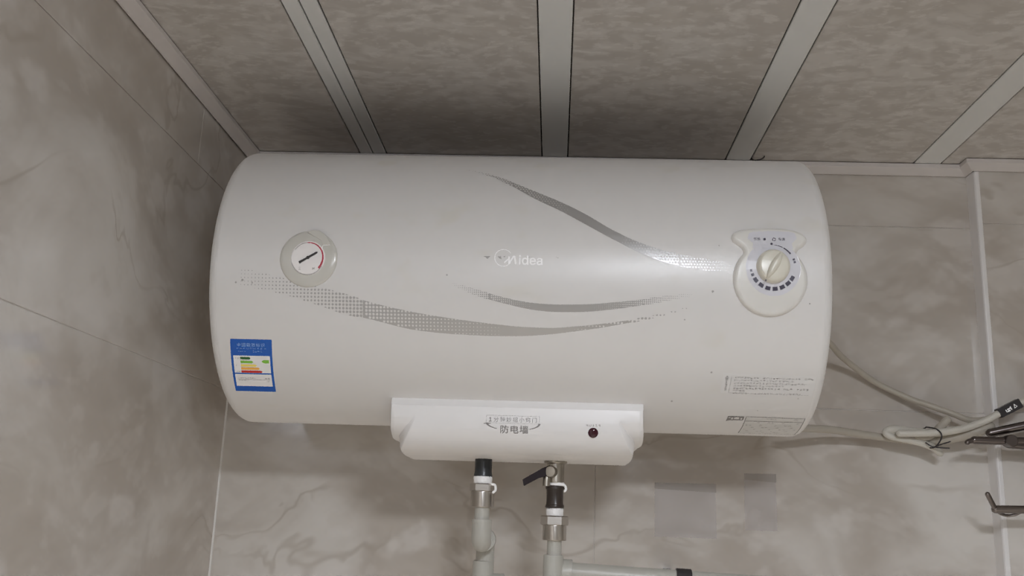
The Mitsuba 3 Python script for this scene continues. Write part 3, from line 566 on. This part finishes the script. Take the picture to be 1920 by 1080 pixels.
marks = [arc(0.0234, 0.0278, a - 6.5, a + 6.5, kx, ks, 8) for a in (-31, -48, -66, -85, -104, -123, -142)] + [arc(0.0240, 0.0274, -161, -166 + 12, kx, ks, 6), arc(0.0246, 0.0272, -172, -166, kx, ks, 4)]
marks += [taper_arc(0.0258, 0.0009, 0.0004, 62, 84, kx, ks, 12), taper_arc(0.0258, 0.0018, 0.0012, 36, 60, kx, ks, 12), arc(0.0246, 0.0272, 17, 22, kx, ks, 4), arc(0.0246, 0.0272, 10, 15, kx, ks, 4), disc(0.3003, 0.0206, 0.0014)]
marks += text_line('加热', 0.2795, 0.0246, 0.0038, 1.12) + [disc(0.2925, 0.0263, 0.0015)] + [disc(0.3035, 0.0262, 0.0021).difference(disc(0.3035, 0.0262, 0.0015))] + text_line('电源', 0.3085, 0.0246, 0.0038, 1.12)
add('dial_marks', decal(marks, hp + 0.0003), 'label_dark', cp, label='dark scale marks and lettering')
def knob_map(v):
    return wrap(v)
kb = add('knob', pillow(disc(kx, ks, 0.0194), 0.0085, 0.0045, 0.0028, base=hp, dome=0.0012), 'knob_plastic', cp, 50, label='round ivory dial knob')
ga_ = math.radians(58)
def leaf(r, w, n=16):
    t = np.linspace(-1, 1, n)
    e = [(r * u, w * (1 - u * u) ** 0.8) for u in t] + [(r * u, -w * (1 - u * u) ** 0.8) for u in t[::-1][1:-1]]
    return Polygon([(kx + a * math.cos(ga_) - b * math.sin(ga_), ks + a * math.sin(ga_) + b * math.cos(ga_)) for a, b in e])
add('grip', pillow(leaf(0.0178, 0.0050), 0.0062, 0.0042, 0.0016, base=hp + 0.0088), 'knob_plastic', kb, 50, label='leaf-shaped grip ridge')
add('pointer', decal([stroke([(kx - .0098, ks - .0160), (kx - .0104, ks - .0178)], .0007)], hp + 0.0072), 'label_dark', kb)

# energy label: blue and white sticker, lower left
ex, ew = -0.3462, 0.0492
def skew(p): return affinity.affine_transform(p, [1, 0.068, 0.0, 1, 0.068 * 0.108, 0])   # the sticker sits slightly askew
def E(polys, h): return decal([skew(p) for p in polys], h)
top, bot = -0.1078, -0.1862
yy = lambda f: top + (bot - top) * f
el = add('energy_label', E([rect(ex, bot, ew, top - bot).buffer(0.001)], 0.0003), 'sticker_blue', wh, label='small blue and white energy sticker with coloured bars')
add('white_field', E([rect(ex + .0018, yy(.60), ew - .0036, yy(.272) - yy(.60)), rect(ex + .0018, yy(.885), ew - .0036, yy(.625) - yy(.885))], 0.0005), 'sticker_white', el)
for k, (c, f0, w) in enumerate([('bar_green', .295, .0110), ('bar_lime', .365, .0140), ('bar_yellow', .430, .0180), ('bar_orange', .490, .0215), ('bar_red', .550, .0245)]):
    b = rect(ex + .0105, yy(f0 + .045), w, yy(f0) - yy(f0 + .045))
    tip = Polygon([(ex + .0105 + w, yy(f0)), (ex + .0125 + w, yy(f0 + .0225)), (ex + .0105 + w, yy(f0 + .045))])
    add('rating_bar', E([b, tip], 0.0007), c, el)
add('rating_arrow', E([Polygon([(ex + .0365, yy(.375)), (ex + .0395, yy(.345)), (ex + .0460, yy(.345)), (ex + .0460, yy(.405)), (ex + .0395, yy(.405))])], 0.0007), 'bar_lime', el)
t_ = text_line('中国能效标识', ex + .0068, yy(.118), .0054, 1.10)
for k in range(9): t_ += scribble(ex + .006 + k * .0042, yy(.155), .0036, .0018, 50 + k, 3)
for k in range(4): t_ += scribble(ex + .008 + k * .0026, yy(.208), .0022, .0018, 60 + k, 3) + scribble(ex + .026 + k * .0032, yy(.208), .0028, .0022, 70 + k, 3)
add('title_lettering', E(t_, 0.0006), 'sticker_paleblue', el)
t_ = []
for k in range(3): t_ += scribble(ex + .0042 + k * .0021, yy(.33), .0019, .0016, 80 + k, 3) + scribble(ex + .0042 + k * .0021, yy(.588), .0019, .0016, 90 + k, 3)
t_ += scribble(ex + .0042, yy(.46), .0016, .0014, 85, 3) + scribble(ex + .0080, yy(.46), .0016, .0014, 86, 3)
for k in range(9): t_ += scribble(ex + .0055 + k * .0024, yy(.718), .0021, .0018, 100 + k, 3)
for k in range(5): t_ += scribble(ex + .0055 + k * .0022, yy(.768), .0019, .0014, 110 + k, 2)
t_ += scribble(ex + .039, yy(.725), .0024, .0024, 120, 4) + scribble(ex + .0425, yy(.725), .0024, .0024, 121, 4) + scribble(ex + .040, yy(.785), .005, .0016, 122, 3) + [rect(ex + .004, yy(.742), .041, .0003)]
add('small_print', E(t_, 0.0007), 'grey_ink', el)

# warning sticker and rating plate, lower right
wl = add('warning_label', decal([Polygon([(0.2500, -0.1370), (0.3612, -0.1392), (0.3600, -0.1700), (0.2500, -0.1680)])], 0.0002), 'sticker_clear', wh, label='white warning sticker printed with rows of small text')
t_ = []
lens = [25, 19, 23, 16, 24, 4, 22]
for r_, n_ in enumerate(lens):
    y_ = -0.1424 - r_ * 0.00400
    for k in range(n_):
        if r_ == 0 and k in (8, 21) or r_ == 4 and k in (15, 19) or r_ == 6 and k in (5, 13): continue
        hh = 0.0025 if r_ not in (4, 5) else 0.0028
        t_ += scribble(0.2640 + k * 0.0038, y_ - hh, 0.0034, hh, 200 + 40 * r_ + k, 4 if r_ in (4, 5) else 3)
t_ += [stroke([(0.2606, -0.1420), (0.2598, -0.1668)], .00018), stroke([(0.2605, -0.1676), (0.3560, -0.1690)], .00015)]
tri_ = Polygon([(0.2528, -0.1452), (0.2580, -0.1452), (0.2554, -0.1410)])
t_ += [tri_.difference(tri_.buffer(-.0006))] + scribble(.2548, -.1447, .0012, .0022, 5, 2)
for k in range(5): t_ += scribble(0.2540, -0.1490 - k * .0037, .0028, .0032, 900 + k, 4)
add('warning_print', decal(t_, 0.0004), 'grey_ink', wl, label='rows of tiny grey warning text')
rp = add('rating_plate', decal([Polygon([(0.2880, -0.2140), (0.3618, -0.2158), (0.3618, -0.2760), (0.2880, -0.2740)])], 0.0002), 'plate_film', wh, label='thin grey-framed rating plate at the lower right')
fr = Polygon([(0.2880, -0.2140), (0.3618, -0.2158), (0.3618, -0.2760), (0.2880, -0.2740)])
t_ = []
add('plate_frame', decal([fr.difference(fr.buffer(-.0009)), rect(.2885, -.2262, .0730, .0007)], 0.0004), 'grey_ink', rp)
for k in range(5): t_ += scribble(.3140 + k * .0026, -.2215, .0024, .0030, 400 + k, 4)
for k in range(3): t_ += scribble(.3480 + k * .0022, -.2210, .0020, .0026, 410 + k, 4)
for r_ in range(6):
    for k in range(15):
        if (r_ * 7 + k * 3) % 11 > 6: t_ += scribble(.2905 + k * .0045, -.2320 - r_ * .0075, .0040, .0040, 420 + 20 * r_ + k, 3)
add('plate_print', decal(t_, 0.0004), 'pale_ink', rp, label='grey rating text')
em_ = fr
badge = Polygon([(0.2660, -0.2140), (0.2862, -0.2142), (0.2862, -0.2240), (0.2690, -0.2250), (0.2650, -0.2270)])
t_ = [badge.difference(union_all([rect(.2705, -.2225, .0022, .0050), rect(.2742, -.2218, .0062, .0052), rect(.2822, -.2225, .0020, .0046), rect(.2672, -.2190, .0022, .0022)]))]
add('warning_badge', decal(t_, 0.0003), 'grey_ink', wh, label='small dark printed badge beside the rating plate')

# terminal cover across the bottom front
CX, CW = 0.0016, 0.1568
Wp = np.array([(.0996, -.1690), (.0996, -.1745), (.0993, -.1830), (.0960, -.1915), (.0885, -.1990), (.0720, -.2055), (.0420, -.2100), (.0, -.2105), (-.05, -.2105), (-.075, -.1950)])
Bp = np.array([(.0996, -.1690), (.0996, -.1745), (.0995, -.1840), (.0985, -.1960), (.0920, -.2085), (.0790, -.2190), (.0580, -.2255), (.0200, -.2275), (-.055, -.2275), (-.080, -.2000)])
def dens(P, n=44):
    t = np.linspace(0, 1, len(P)); return PchipInterpolator(t, P, axis=0)(np.linspace(0, 1, n))
Wd, Bd = dens(Wp), dens(Bp)
NT = len(Wd)
tt = np.linspace(0, 1, NT)
hw = CW + 0.0030 * np.clip((tt - 0.30) / 0.35, 0, 1) - 0.0030 * np.clip((tt - 0.62) / 0.1, 0, 1)          # outer edge draws in towards the bottom
bw = 0.1270 + 0.0205 * np.clip((tt - 0.26) / 0.32, 0, 1)           # edge of the raised middle runs outward as it goes down
def cover_surface(u, i):
    """u: signed distance along x from the cover's middle."""
    b = np.clip((bw[i] - abs(u)) / 0.0036 + 0.5, 0, 1); b = b * b * (3 - 2 * b)
    return Wd[i] * (1 - b) + Bd[i] * b
us = np.unique(np.r_[np.linspace(0, 0.72, 19), np.linspace(0.76, 0.97, 120), 0.994, 0.997, 1.0])
us = np.r_[-us[::-1][:-1], us]
V, idx = [], {}
for i in range(NT):
    for k, u in enumerate(us):
        x = u * hw[i]
        d, z = cover_surface(x, i)
        e = max(0, (abs(u) - 0.985) / 0.015)                        # rounded outer rim
        c = 1 - 0.016 * e ** 2.5
        idx[i, k] = len(V); V.append((CX + x, -d * c, z * c if i > 0 else z * c))
F = []
for i in range(NT - 1):
    for k in range(len(us) - 1):
        a, b, c, d = idx[i, k], idx[i, k + 1], idx[i + 1, k + 1], idx[i + 1, k]
        F += [(a, c, b), (a, d, c)]
# rim walls back to the tank
def rim(keys):
    global V, F
    base = []
    for q in keys:
        x, y, z = V[q]; r = math.hypot(y, z); f = (RH - 0.004) / r
        base.append(len(V)); V.append((x, y * f, z * f))
    for a in range(len(keys) - 1):
        F += [(keys[a], keys[a + 1], base[a + 1]), (keys[a], base[a + 1], base[a])]
loop = [idx[0, k] for k in range(len(us))] + [idx[i, len(us) - 1] for i in range(1, NT)] + [idx[NT - 1, k] for k in range(len(us) - 2, -1, -1)] + [idx[i, 0] for i in range(NT - 2, -1, -1)]
rim(loop)
m = trimesh.Trimesh(to_world(np.array(V)), F, process=False)
if ((m.triangles_center - to_world(np.array([[0.0, 0, -0.2]]))[0]) * m.face_normals).sum() < 0: m.invert()
tc = add('terminal_cover', m, 'cover_plastic', wh, 45, label='long white plastic cover across the bottom front of the tank')
def cover_map(v):
    """(x, height below/above as local z, offset) on the cover's front."""
    out = []
    for x, z, h in v:
        i = int(np.argmin(np.abs(Bd[:26, 1] - z)))
        j = i + 1 if Bd[i, 1] > z else max(i - 1, 0)
        d = Bd[i, 0] + (Bd[j, 0] - Bd[i, 0]) * ((z - Bd[i, 1]) / (Bd[j, 1] - Bd[i, 1]) if j != i else 0)
        n_ = np.array([-(Bd[j, 1] - Bd[i, 1]), Bd[j, 0] - Bd[i, 0]]); n_ = n_ / (np.linalg.norm(n_) + 1e-12)
        if n_[0] < 0: n_ = -n_
        out.append((x, -(d + n_[0] * h), z + n_[1] * h))
    return to_world(np.array(out))
_wrap = wrap
def cover_decal(polys, h=0.0004):
    global wrap
    wrap = cover_map
    try: return decal(polys, h, 0.03, 0.003)
    finally: wrap = _wrap
fx = sbox(-0.0355, -0.1888, 0.0305, -0.1794)
t_ = [fx.difference(fx.buffer(-.00022))]
t_ += latin('1', -0.0328, -0.1870, 0.0050, True) + text_line('分钟妙招小窍门', -0.0265, -0.1876, 0.0066, 1.20)
t_ += [g.buffer(.00016) for g in text_line('防电墙', -0.0186, -0.2012, 0.0100, 1.22, 1.15)]
def ell(a0, a1, w0, w1, n=24):
    t = np.radians(np.linspace(a0, a1, n)); w = np.linspace(w0, w1, n) / 2
    e = lambda k: [(-0.0020 + (0.0325 + q) * math.cos(a), -0.1888 + (0.0085 + q) * math.sin(a)) for a, q in zip(t, k * w)]
    return Polygon(e(1) + e(-1)[::-1])
t_ += [ell(180, 232, .0028, .0008), ell(360, 308, .0028, .0008), stroke([(-.0385, -.1896), (-.030, -.1894)], .0005)]
t_ = [g for p in t_ for g in getattr(p, 'geoms', [p])]
add('cover_lettering', cover_decal(t_), 'grey_ink', tc, label='grey lettering with a thin frame and swoosh')
t_ = []
for k in range(5): t_ += scribble(.0880 + k * .0037, -.1902, .0028, .0030, 600 + k, 4)
add('lamp_lettering', cover_decal(t_), 'pale_ink', tc)
lp = cover_map([(0.0967, -0.1975, 0.0)])[0]
nrm = cover_map([(0.0967, -0.1975, 0.01)])[0] - lp
add('indicator_lamp', lathe([(0, -0.002), (0.0061, -0.002), (0.0061, 0.0006), (0.0052, 0.0013), (0.003, 0.0020), (0, 0.0023)], lp, 32, nrm), 'maroon_lens', tc, 40, label='dark red round indicator lamp')

# ---------------------------------------------------------------- pipework under the heater
def seg(name, prof, x, y, mat, parent, label=None, n=40):
    """prof: (radius, z from camera height) from top to bottom."""
    p = [(0, prof[0][1])] + list(prof) + [(0, prof[-1][1])]
    return add(name, lathe([(r, z) for r, z in p[::-1]], (x, y, ZC), n), mat, parent, 40, label)
def wrapped(name, r, z1, z0, x, y, parent, seed, lump=None):
    """Thread tape wound round a thread: ragged white band."""
    n, k = 40, 7
    V, F = [], []
    rr = np.random.default_rng(seed)
    edge0, edge1 = rr.normal(0, 0.0006, n), rr.normal(0, 0.0006, n)
    for i in range(k):
        f = i / (k - 1)
        for j in range(n):
            a = 2 * np.pi * j / n
            q = r + rr.normal(0, 0.00022) - (0.0012 if i in (0, k - 1) else 0)
            V.append((x + q * math.cos(a), y + q * math.sin(a), ZC + z1 + (z0 - z1) * f + edge0[j] * (1 - f) + edge1[j] * f))
    for i in range(k - 1):
        for j in range(n):
            a, b = i * n + j, i * n + (j + 1) % n
            F += [(a, b + n, b), (a, a + n, b + n)]
    m = trimesh.Trimesh(np.array(V), F, process=False)
    if lump is not None:
        m = cat([m, tube(spline(lump, 6), 0.0018, 8)])
    return add(name, m, 'ptfe', parent, 50, 'white thread sealing tape')
LX, LY = -0.0940, 1.300
wp = thing('water_pipe', 'left water pipe with black sleeve, nickel union and grey elbow under the heater', 'pipe')
seg('sleeve', [(.0113, .092), (.0113, .0600), (.0117, .0575), (.0121, .0560), (.0121, .0543), (.0112, .0538)], LX, LY, 'rubber_black', wp, 'black sleeve')
wrapped('thread_tape', .0122, .0545, .0435, LX, LY, wp, 3, [(LX + .010, LY - .0085, ZC + .044), (LX + .0165, LY - .009, ZC + .043), (LX + .0178, LY - .009, ZC + .037), (LX + .0150, LY - .0105, ZC + .0335)])
add('hex_nut', hexnut(.0174, .0342, .0447, (LX + .0005, LY, ZC), 0), 'nickel', wp, False, 'nickel hexagonal nut')
seg('union', [(.0150, .0345), (.0153, .0335), (.0153, .0155), (.0148, .0143), (.0115, .0140)], LX + .0004, LY, 'nickel', wp, 'brushed nickel union')
seg('pipe', [(.0098, .0150), (.0098, -.006)], LX + .0006, LY, 'ppr_grey', wp)
def arc_path(a, c, b, n=8):
    """Quarter bend from a round the corner c to b."""
    a, b, c = map(np.array, (a, b, c)); t = np.linspace(0, 1, n)[:, None]
    return (1 - t) ** 2 * a + 2 * t * (1 - t) * c + t ** 2 * b
x0 = LX + .0010
path = np.vstack([[(x0, LY, ZC - .0020)], [(x0, LY, ZC - .012)], arc_path((x0, LY, ZC - .018), (x0, LY, ZC - .030), (x0, LY + .012, ZC - .030)), [(x0, LY + .026, ZC - .030)]])
seg('elbow_collar', [(.0125, -.0012), (.0131, -.0020), (.0131, -.0060), (.0128, -.0065)], x0, LY, 'ppr_grey', wp)
add('elbow', tube(path, 0.0129, 32, caps=False), 'ppr_grey', wp, 40, 'grey plastic elbow turning to the wall')
x1, y1 = LX + .0036, LY + .050
path = np.vstack([[(x1, LY + .012, ZC - .030)], [(x1, LY + .034, ZC - .030)], arc_path((x1, LY + .038, ZC - .030), (x1, y1, ZC - .030), (x1, y1, ZC - .042)), [(x1, y1, ZC - .066)]])
add('elbow', tube(path, 0.0124, 32, caps=False), 'ppr_grey', wp, 40)
add('elbow_rim', lathe([(0, -.004), (.0142, -.004), (.0148, -.003), (.0148, .003), (.0142, .004), (0, .004)], (x1 + .0008, LY + .020, ZC - .0270), 40, (0, 1, 0)), 'ppr_grey', wp, 40)
seg('tee', [(.0125, -.0548), (.0142, -.0560), (.0142, -.110), (.0130, -.112)], x1 - .0018, y1, 'ppr_grey', wp)
add('tee_port', lathe([(0, 0), (.0135, 0), (.0140, .001), (.0140, .0255), (.0133, .027), (0, .027)], (x1, y1, ZC - .0850), 36, (1, 0, 0)), 'ppr_grey', wp, 40)
seg('pipe', [(.0100, -.108), (.0100, -.50)], x1 - .0018, y1, 'ppr_grey', wp)

RX, RY = 0.0016, 1.300
rv = thing('relief_valve', 'nickel safety valve with a black lever on the right pipe', 'valve')
seg('body', [(.0110, .088), (.0150, .087), (.0150, .0752), (.0140, .0738), (.0114, .0732), (.0112, .0630), (.0114, .0500), (.0108, .0490)], RX, RY, 'valve_nickel', rv)
add('stem', lathe([(0, -.004), (.0078, -.004), (.0078, .012), (.0066, .0136), (0, .0140)], (RX - .0040, RY - .006, ZC + .0625), 32, (-.25, -1, 0)), 'valve_nickel', rv, 40)
add('drain_spout', tube(spline([(RX - .003, RY - .006, ZC + .0640), (RX - .009, RY - .010, ZC + .0610), (RX - .0112, RY - .011, ZC + .0540), (RX - .0115, RY - .011, ZC + .0440)], 6), .0050, 20, caps=False), 'valve_nickel', rv, 40)
lv = Polygon([(-.0045, -.0048), (.003, -.0052), (.0058, -.002), (.0058, .003), (.0030, .0058), (-.006, .0052), (-.014, .0034), (-.0345, -.0010), (-.0350, -.0084), (-.014, -.0046)]).buffer(.0008, 3).buffer(-.0004, 3)
lm = trimesh.creation.extrude_polygon(affinity.rotate(lv, 19, origin=(0, 0)), 0.0055, engine='earcut')
lm.apply_transform(trimesh.transformations.rotation_matrix(math.pi / 2, [1, 0, 0]))
lm.apply_translation((RX - .0100, RY - .0125, ZC + .0630))
add('lever', lm, 'lever_plastic', rv, 30, 'black plastic lever')

wq = thing('water_pipe', 'right water pipe with dark coupling, nickel union and tee under the heater', 'pipe')
wrapped('thread_tape', .0108, .0500, .0438, RX + .0015, RY, wq, 5, [(RX + .006, RY - .0085, ZC + .0465), (RX + .0118, RY - .0080, ZC + .0462), (RX + .0142, RY - .0070, ZC + .0415), (RX + .0128, RY - .0080, ZC + .0385)])
seg('coupling', [(.0110, .0452), (.0124, .0440), (.0124, .0412), (.0112, .0398), (.0109, .0300), (.0111, .0215), (.0120, .0203), (.0124, .0185), (.0120, .0168), (.0106, .0162)], RX, RY, 'brown_plastic', wq, 'dark brown coupling')
wrapped('thread_tape', .0113, .0166, .0050, RX + .0003, RY, wq, 6)
add('hex_nut', hexnut(.0182, -.0056, .0066, (RX + .0003, RY, ZC), 0), 'nickel', wq, False, 'nickel hexagonal nut')
seg('union', [(.0150, -.0050), (.0154, -.0060), (.0154, -.0230), (.0149, -.0243), (.0115, -.0246)], RX + .0006, RY, 'nickel', wq, 'brushed nickel union')
seg('pipe', [(.0093, -.0230), (.0093, -.048)], RX + .0008, RY, 'ppr_grey', wq)
seg('tee', [(.0120, -.0425), (.0130, -.0438), (.0130, -.110), (.0120, -.112)], RX, RY, 'ppr_grey', wq, 'grey plastic tee')
hz, slope = -0.0640, -0.030
def hp_at(x): return (x, RY + .012, ZC + hz + .0 + slope * (x - .025))
add('tee_port', lathe([(0, -.012), (.0160, -.012), (.0165, -.011), (.0165, .0095), (.0158, .0105), (0, .0105)], (.0155, RY + .010, ZC + hz), 36, (1, 0, slope)), 'ppr_grey', wq, 40)
add('branch_pipe', tube([hp_at(x) for x in np.linspace(.020, .62, 12)], .0125, 32, caps=False), 'ppr_grey', wq, 40, 'grey branch pipe running off to the right')
seg('pipe', [(.0100, -.110), (.0100, -.50)], RX, RY, 'ppr_grey', wq)
a = np.array(hp_at(.160)); b = np.array(hp_at(.180))
pc = thing('pipe_clip', 'black clip round the grey branch pipe at the bottom edge', 'clip')
ring_m = lathe([(.0122, -.0098), (.0142, -.0098), (.0146, -.0090), (.0146, .0090), (.0142, .0098), (.0122, .0098), (.0122, -.0098)], (a + b) / 2, 40, b - a)
add('strap', ring_m, 'black_plastic', pc, 40)
add('stem', bevel_box(((a + b)[0] / 2 - .006, RY + .022, (a + b)[2] / 2 - .006), ((a + b)[0] / 2 + .006, D + .0005, (a + b)[2] / 2 + .006), .001), 'black_plastic', pc)

# ---------------------------------------------------------------- cables and rack at the right
pcord = thing('power_cord', 'beige flat power cord sagging from the heater to the plug', 'cord')
up_ = [(.33, 1.36, .300), (.3650, 1.385, .2830), (.3979, 1.415, .2677), (.4205, 1.445, .2562), (.4444, 1.468, .245), (.4827, 1.485, .2231), (.5281, 1.480, .1998), (.5552, 1.470, .1882), (.5867, 1.462, .1754), (.6088, 1.459, .1668), (.6300, 1.455, .1675), (.6520, 1.452, .1765)]
add('cable', tube(spline(Z(up_)), .0046, 14), 'cable_beige', pcord, 50)
pr = [(.5133, 1.4752, .2085), (.5281, 1.4726, .2012), (.5390, 1.4690, .1970)]
bc = thing('bundled_cable', 'beige cable folded into a bundle and tied under the power cord', 'cable')
S1 = [(.336, 1.42, .1430), (.362, 1.43, .1440), (.406, 1.45, .1449), (.4567, 1.465, .1409), (.504, 1.468, .1364), (.5494, 1.465, .1350), (.5844, 1.455, .1405), (.6093, 1.443, .1480), (.6290, 1.440, .1560)]
S2 = [(.583, 1.452, .1500), (.5502, 1.456, .1455), (.5163, 1.457, .1476), (.4972, 1.457, .1493), (.4868, 1.457, .1450), (.4936, 1.455, .1390), (.5263, 1.455, .1330), (.5488, 1.457, .1265), (.5640, 1.462, .1180)]
S4 = [(.530, 1.453, .1400), (.5431, 1.451, .1400), (.5565, 1.447, .1487), (.5720, 1.447, .1645)]
add('strand', tube(spline(Z(S1)), [.0056] * 48 + [.0056 + .0022 * min(1, i / 12) for i in range(len(spline(Z(S1))) - 48)], 14, flat=0.8), 'cable_beige', bc, 50)
add('folded_strand', tube(spline(Z(S2)), .0062, 14, flat=0.8), 'cable_white', bc, 50, 'folded loop of pale cable')
add('stub', tube(spline(Z(S4)), .0060, 14, flat=0.7), 'cable_beige', bc, 50, 'short turned-up cable end')
wc = thing('tagged_cable', 'white cable with a black tag sleeve leaving at the right edge', 'cable')
S3 = [(.500, 1.440, .1420), (.5128, 1.439, .1424), (.5463, 1.437, .1440), (.5866, 1.436, .1506), (.6203, 1.433, .1632), (.637, 1.43, .1728), (.6646, 1.43, .1875), (.6961, 1.43, .2032), (.76, 1.43, .232)]
add('cable', tube(spline(Z(S3)), [*np.linspace(.0052, .0052, 97)][:len(spline(Z(S3)))], 14), 'cable_white', wc, 50)
p0, p1 = np.array((.6385, 1.43, .1738 + ZC)), np.array((.6690, 1.43, .1898 + ZC))
dd = (p1 - p0) / np.linalg.norm(p1 - p0); nn = np.array([-dd[2], 0, dd[0]])
ln = np.linalg.norm(p1 - p0)
slv = trimesh.creation.box(extents=(ln, 0.0135, 0.0135)); slv = trimesh.convex.convex_hull(np.vstack([slv.vertices * [1, .8, 1], slv.vertices * [1, 1, .8], slv.vertices * [.96, 1, 1]]))
Mx = np.eye(4); Mx[:3, 0], Mx[:3, 1], Mx[:3, 2], Mx[:3, 3] = dd, (0, 1, 0), nn, (p0 + p1) / 2
slv.apply_transform(Mx)
tg = add('tag_sleeve', slv, 'black_plastic', wc, 20, 'black tag sleeve with white warning print')
def tag_plane(polys):
    out = []
    for g in polys:
        m = trimesh.creation.extrude_polygon(g, .0003, engine='earcut'); v = m.vertices
        m.vertices = p0 + v[:, :1] * dd + v[:, 1:2] * nn + (-.0069 - v[:, 2:3]) * np.array([0, 1, 0]); m.fix_normals(); out.append(m)
    return cat(out)
tri_ = Polygon([(.0212, -.0030), (.0272, -.0022), (.0240, .0036)])
add('tag_print', tag_plane([tri_.difference(tri_.buffer(-.0009)), sbox(.0085, -.0032, .0098, .0010), sbox(.0105, -.0036, .0150, -.0014), sbox(.0112, -.0008, .0165, .0010), sbox(.0165, -.0030, .0180, .0024)]), 'white_ink', tg)
ct = thing('wire_tie', 'thin black wire tie twisted round the cable bundle', 'wire')
tie = [(.5446, 1.4560, .1540), (.5500, 1.4360, .1500), (.5547, 1.4290, .1430), (.5548, 1.4300, .1346), (.5500, 1.4430, .1240), (.5440, 1.4620, .1260), (.5420, 1.4730, .1370), (.5430, 1.4690, .1500), (.5446, 1.4560, .1540)]
add('loop', tube(spline(Z(tie)), .0010, 8), 'black_plastic', ct, 50)
for tl in ([(.5393, 1.447, .1303), (.5440, 1.444, .1262), (.5496, 1.443, .1245), (.5600, 1.442, .1285), (.5722, 1.442, .1325)], [(.5496, 1.443, .1240), (.5600, 1.441, .1232), (.5693, 1.440, .1228)]):
    add('tail', tube(spline(Z(tl)), .0009, 8), 'black_plastic', ct, 50)

tr = thing('towel_rack', 'dark metal folding towel rack arms at the right edge beside the cables', 'towel rack')
add('arm', tube(Z([(.6250, 1.430, .1455), (.650, 1.425, .1518), (.700, 1.415, .1640), (.76, 1.405, .178)]), .0062, 18), 'rack_metal', tr, 50)
add('arm', tube(Z([(.5975, 1.420, .1338), (.6220, 1.418, .1335), (.660, 1.416, .1340), (.76, 1.412, .138)]), .0055, 18), 'rack_metal', tr, 50)
add('arm', tube(Z([(.645, 1.422, .1290), (.69, 1.420, .1260), (.76, 1.420, .1210)]), .0050, 18), 'rack_metal', tr, 50)
add('arm_hook', tube(spline(Z([(.5985, 1.420, .1338), (.5945, 1.4195, .1330), (.5895, 1.419, .1318), (.5868, 1.4185, .1300)])), .0036, 12), 'rack_metal', tr, 50)
add('pivot', lathe([(0, -.009), (.0075, -.009), (.0085, -.008), (.0085, .008), (.0075, .009), (0, .009)], (.6444, 1.415, ZC + .1335), 28, (0, 1, 0)), 'rack_metal', tr, 40)
add('wall_plate', bevel_box((.70, 1.40, ZC + .10), (.735, YP + .0005, ZC + .19), .003), 'rack_metal', tr)
hk = thing('wall_hook', 'dark steel hook bar with a turned-up prong low on the right pier', 'hook')
add('bar', tube(Z([(.6150, 1.410, .0380), (.640, 1.410, .0386), (.74, 1.410, .0405)]), .0055, 18), 'hook_metal', hk, 50)
add('prong', tube(spline(Z([(.6150, 1.410, .0380), (.6075, 1.402, .0465), (.5990, 1.394, .0575)])), .0034, 14), 'hook_metal', hk, 50)
add('wire_loop', tube(spline(Z([(.6180, 1.4150, .0368), (.6250, 1.4180, .0325), (.6350, 1.4200, .0302), (.6450, 1.4180, .0318), (.6540, 1.4150, .0368)]), 8), .0020, 12), 'hook_metal', hk, 50)
add('wall_plate', bevel_box((.72, 1.405, ZC + .015), (.75, YP + .0005, ZC + .065), .003), 'hook_metal', hk)

# clear adhesive hook pads left on the tiles
for (xa, xb, za, zb), lab in (((.1520, .2440, -.0170, .0630), 'clear square adhesive pad on the wall right of the pipes'), ((.2860, .3340, -.0030, .0810), 'narrow clear adhesive pad on the wall under the heater, right of the square one')):
    ad = thing('adhesive_pad', lab, 'adhesive pad')
    add('pad', (np.array([(xa, D - .0005, ZC + za), (xb, D - .0005, ZC + za), (xb - .001, D - .0005, ZC + zb), (xa, D - .0005, ZC + zb - .001)]), np.array([(0, 1, 2, 3)])), 'film', ad)
    add('pad_edge', (np.array([(xa, D - .0008, ZC + zb - .010), (xb, D - .0008, ZC + zb - .013), (xb, D - .0008, ZC + zb), (xa, D - .0008, ZC + zb - .001)]), np.array([(0, 1, 2, 3)])), 'film_band', ad, label='darker top strip of the pad')

ch = thing('ceiling_hook', 'tiny dark hook in the ceiling seam just above the heater', 'hook')
add('wire', tube(spline([(.3040, 1.480, H + .001), (.3060, 1.477, H - .003), (.3090, 1.470, H - .0060), (.3150, 1.466, H - .0060), (.3200, 1.4655, H - .0030), (.3215, 1.4655, H - .0008)]), .0011, 8), 'black_plastic', ch, 50)
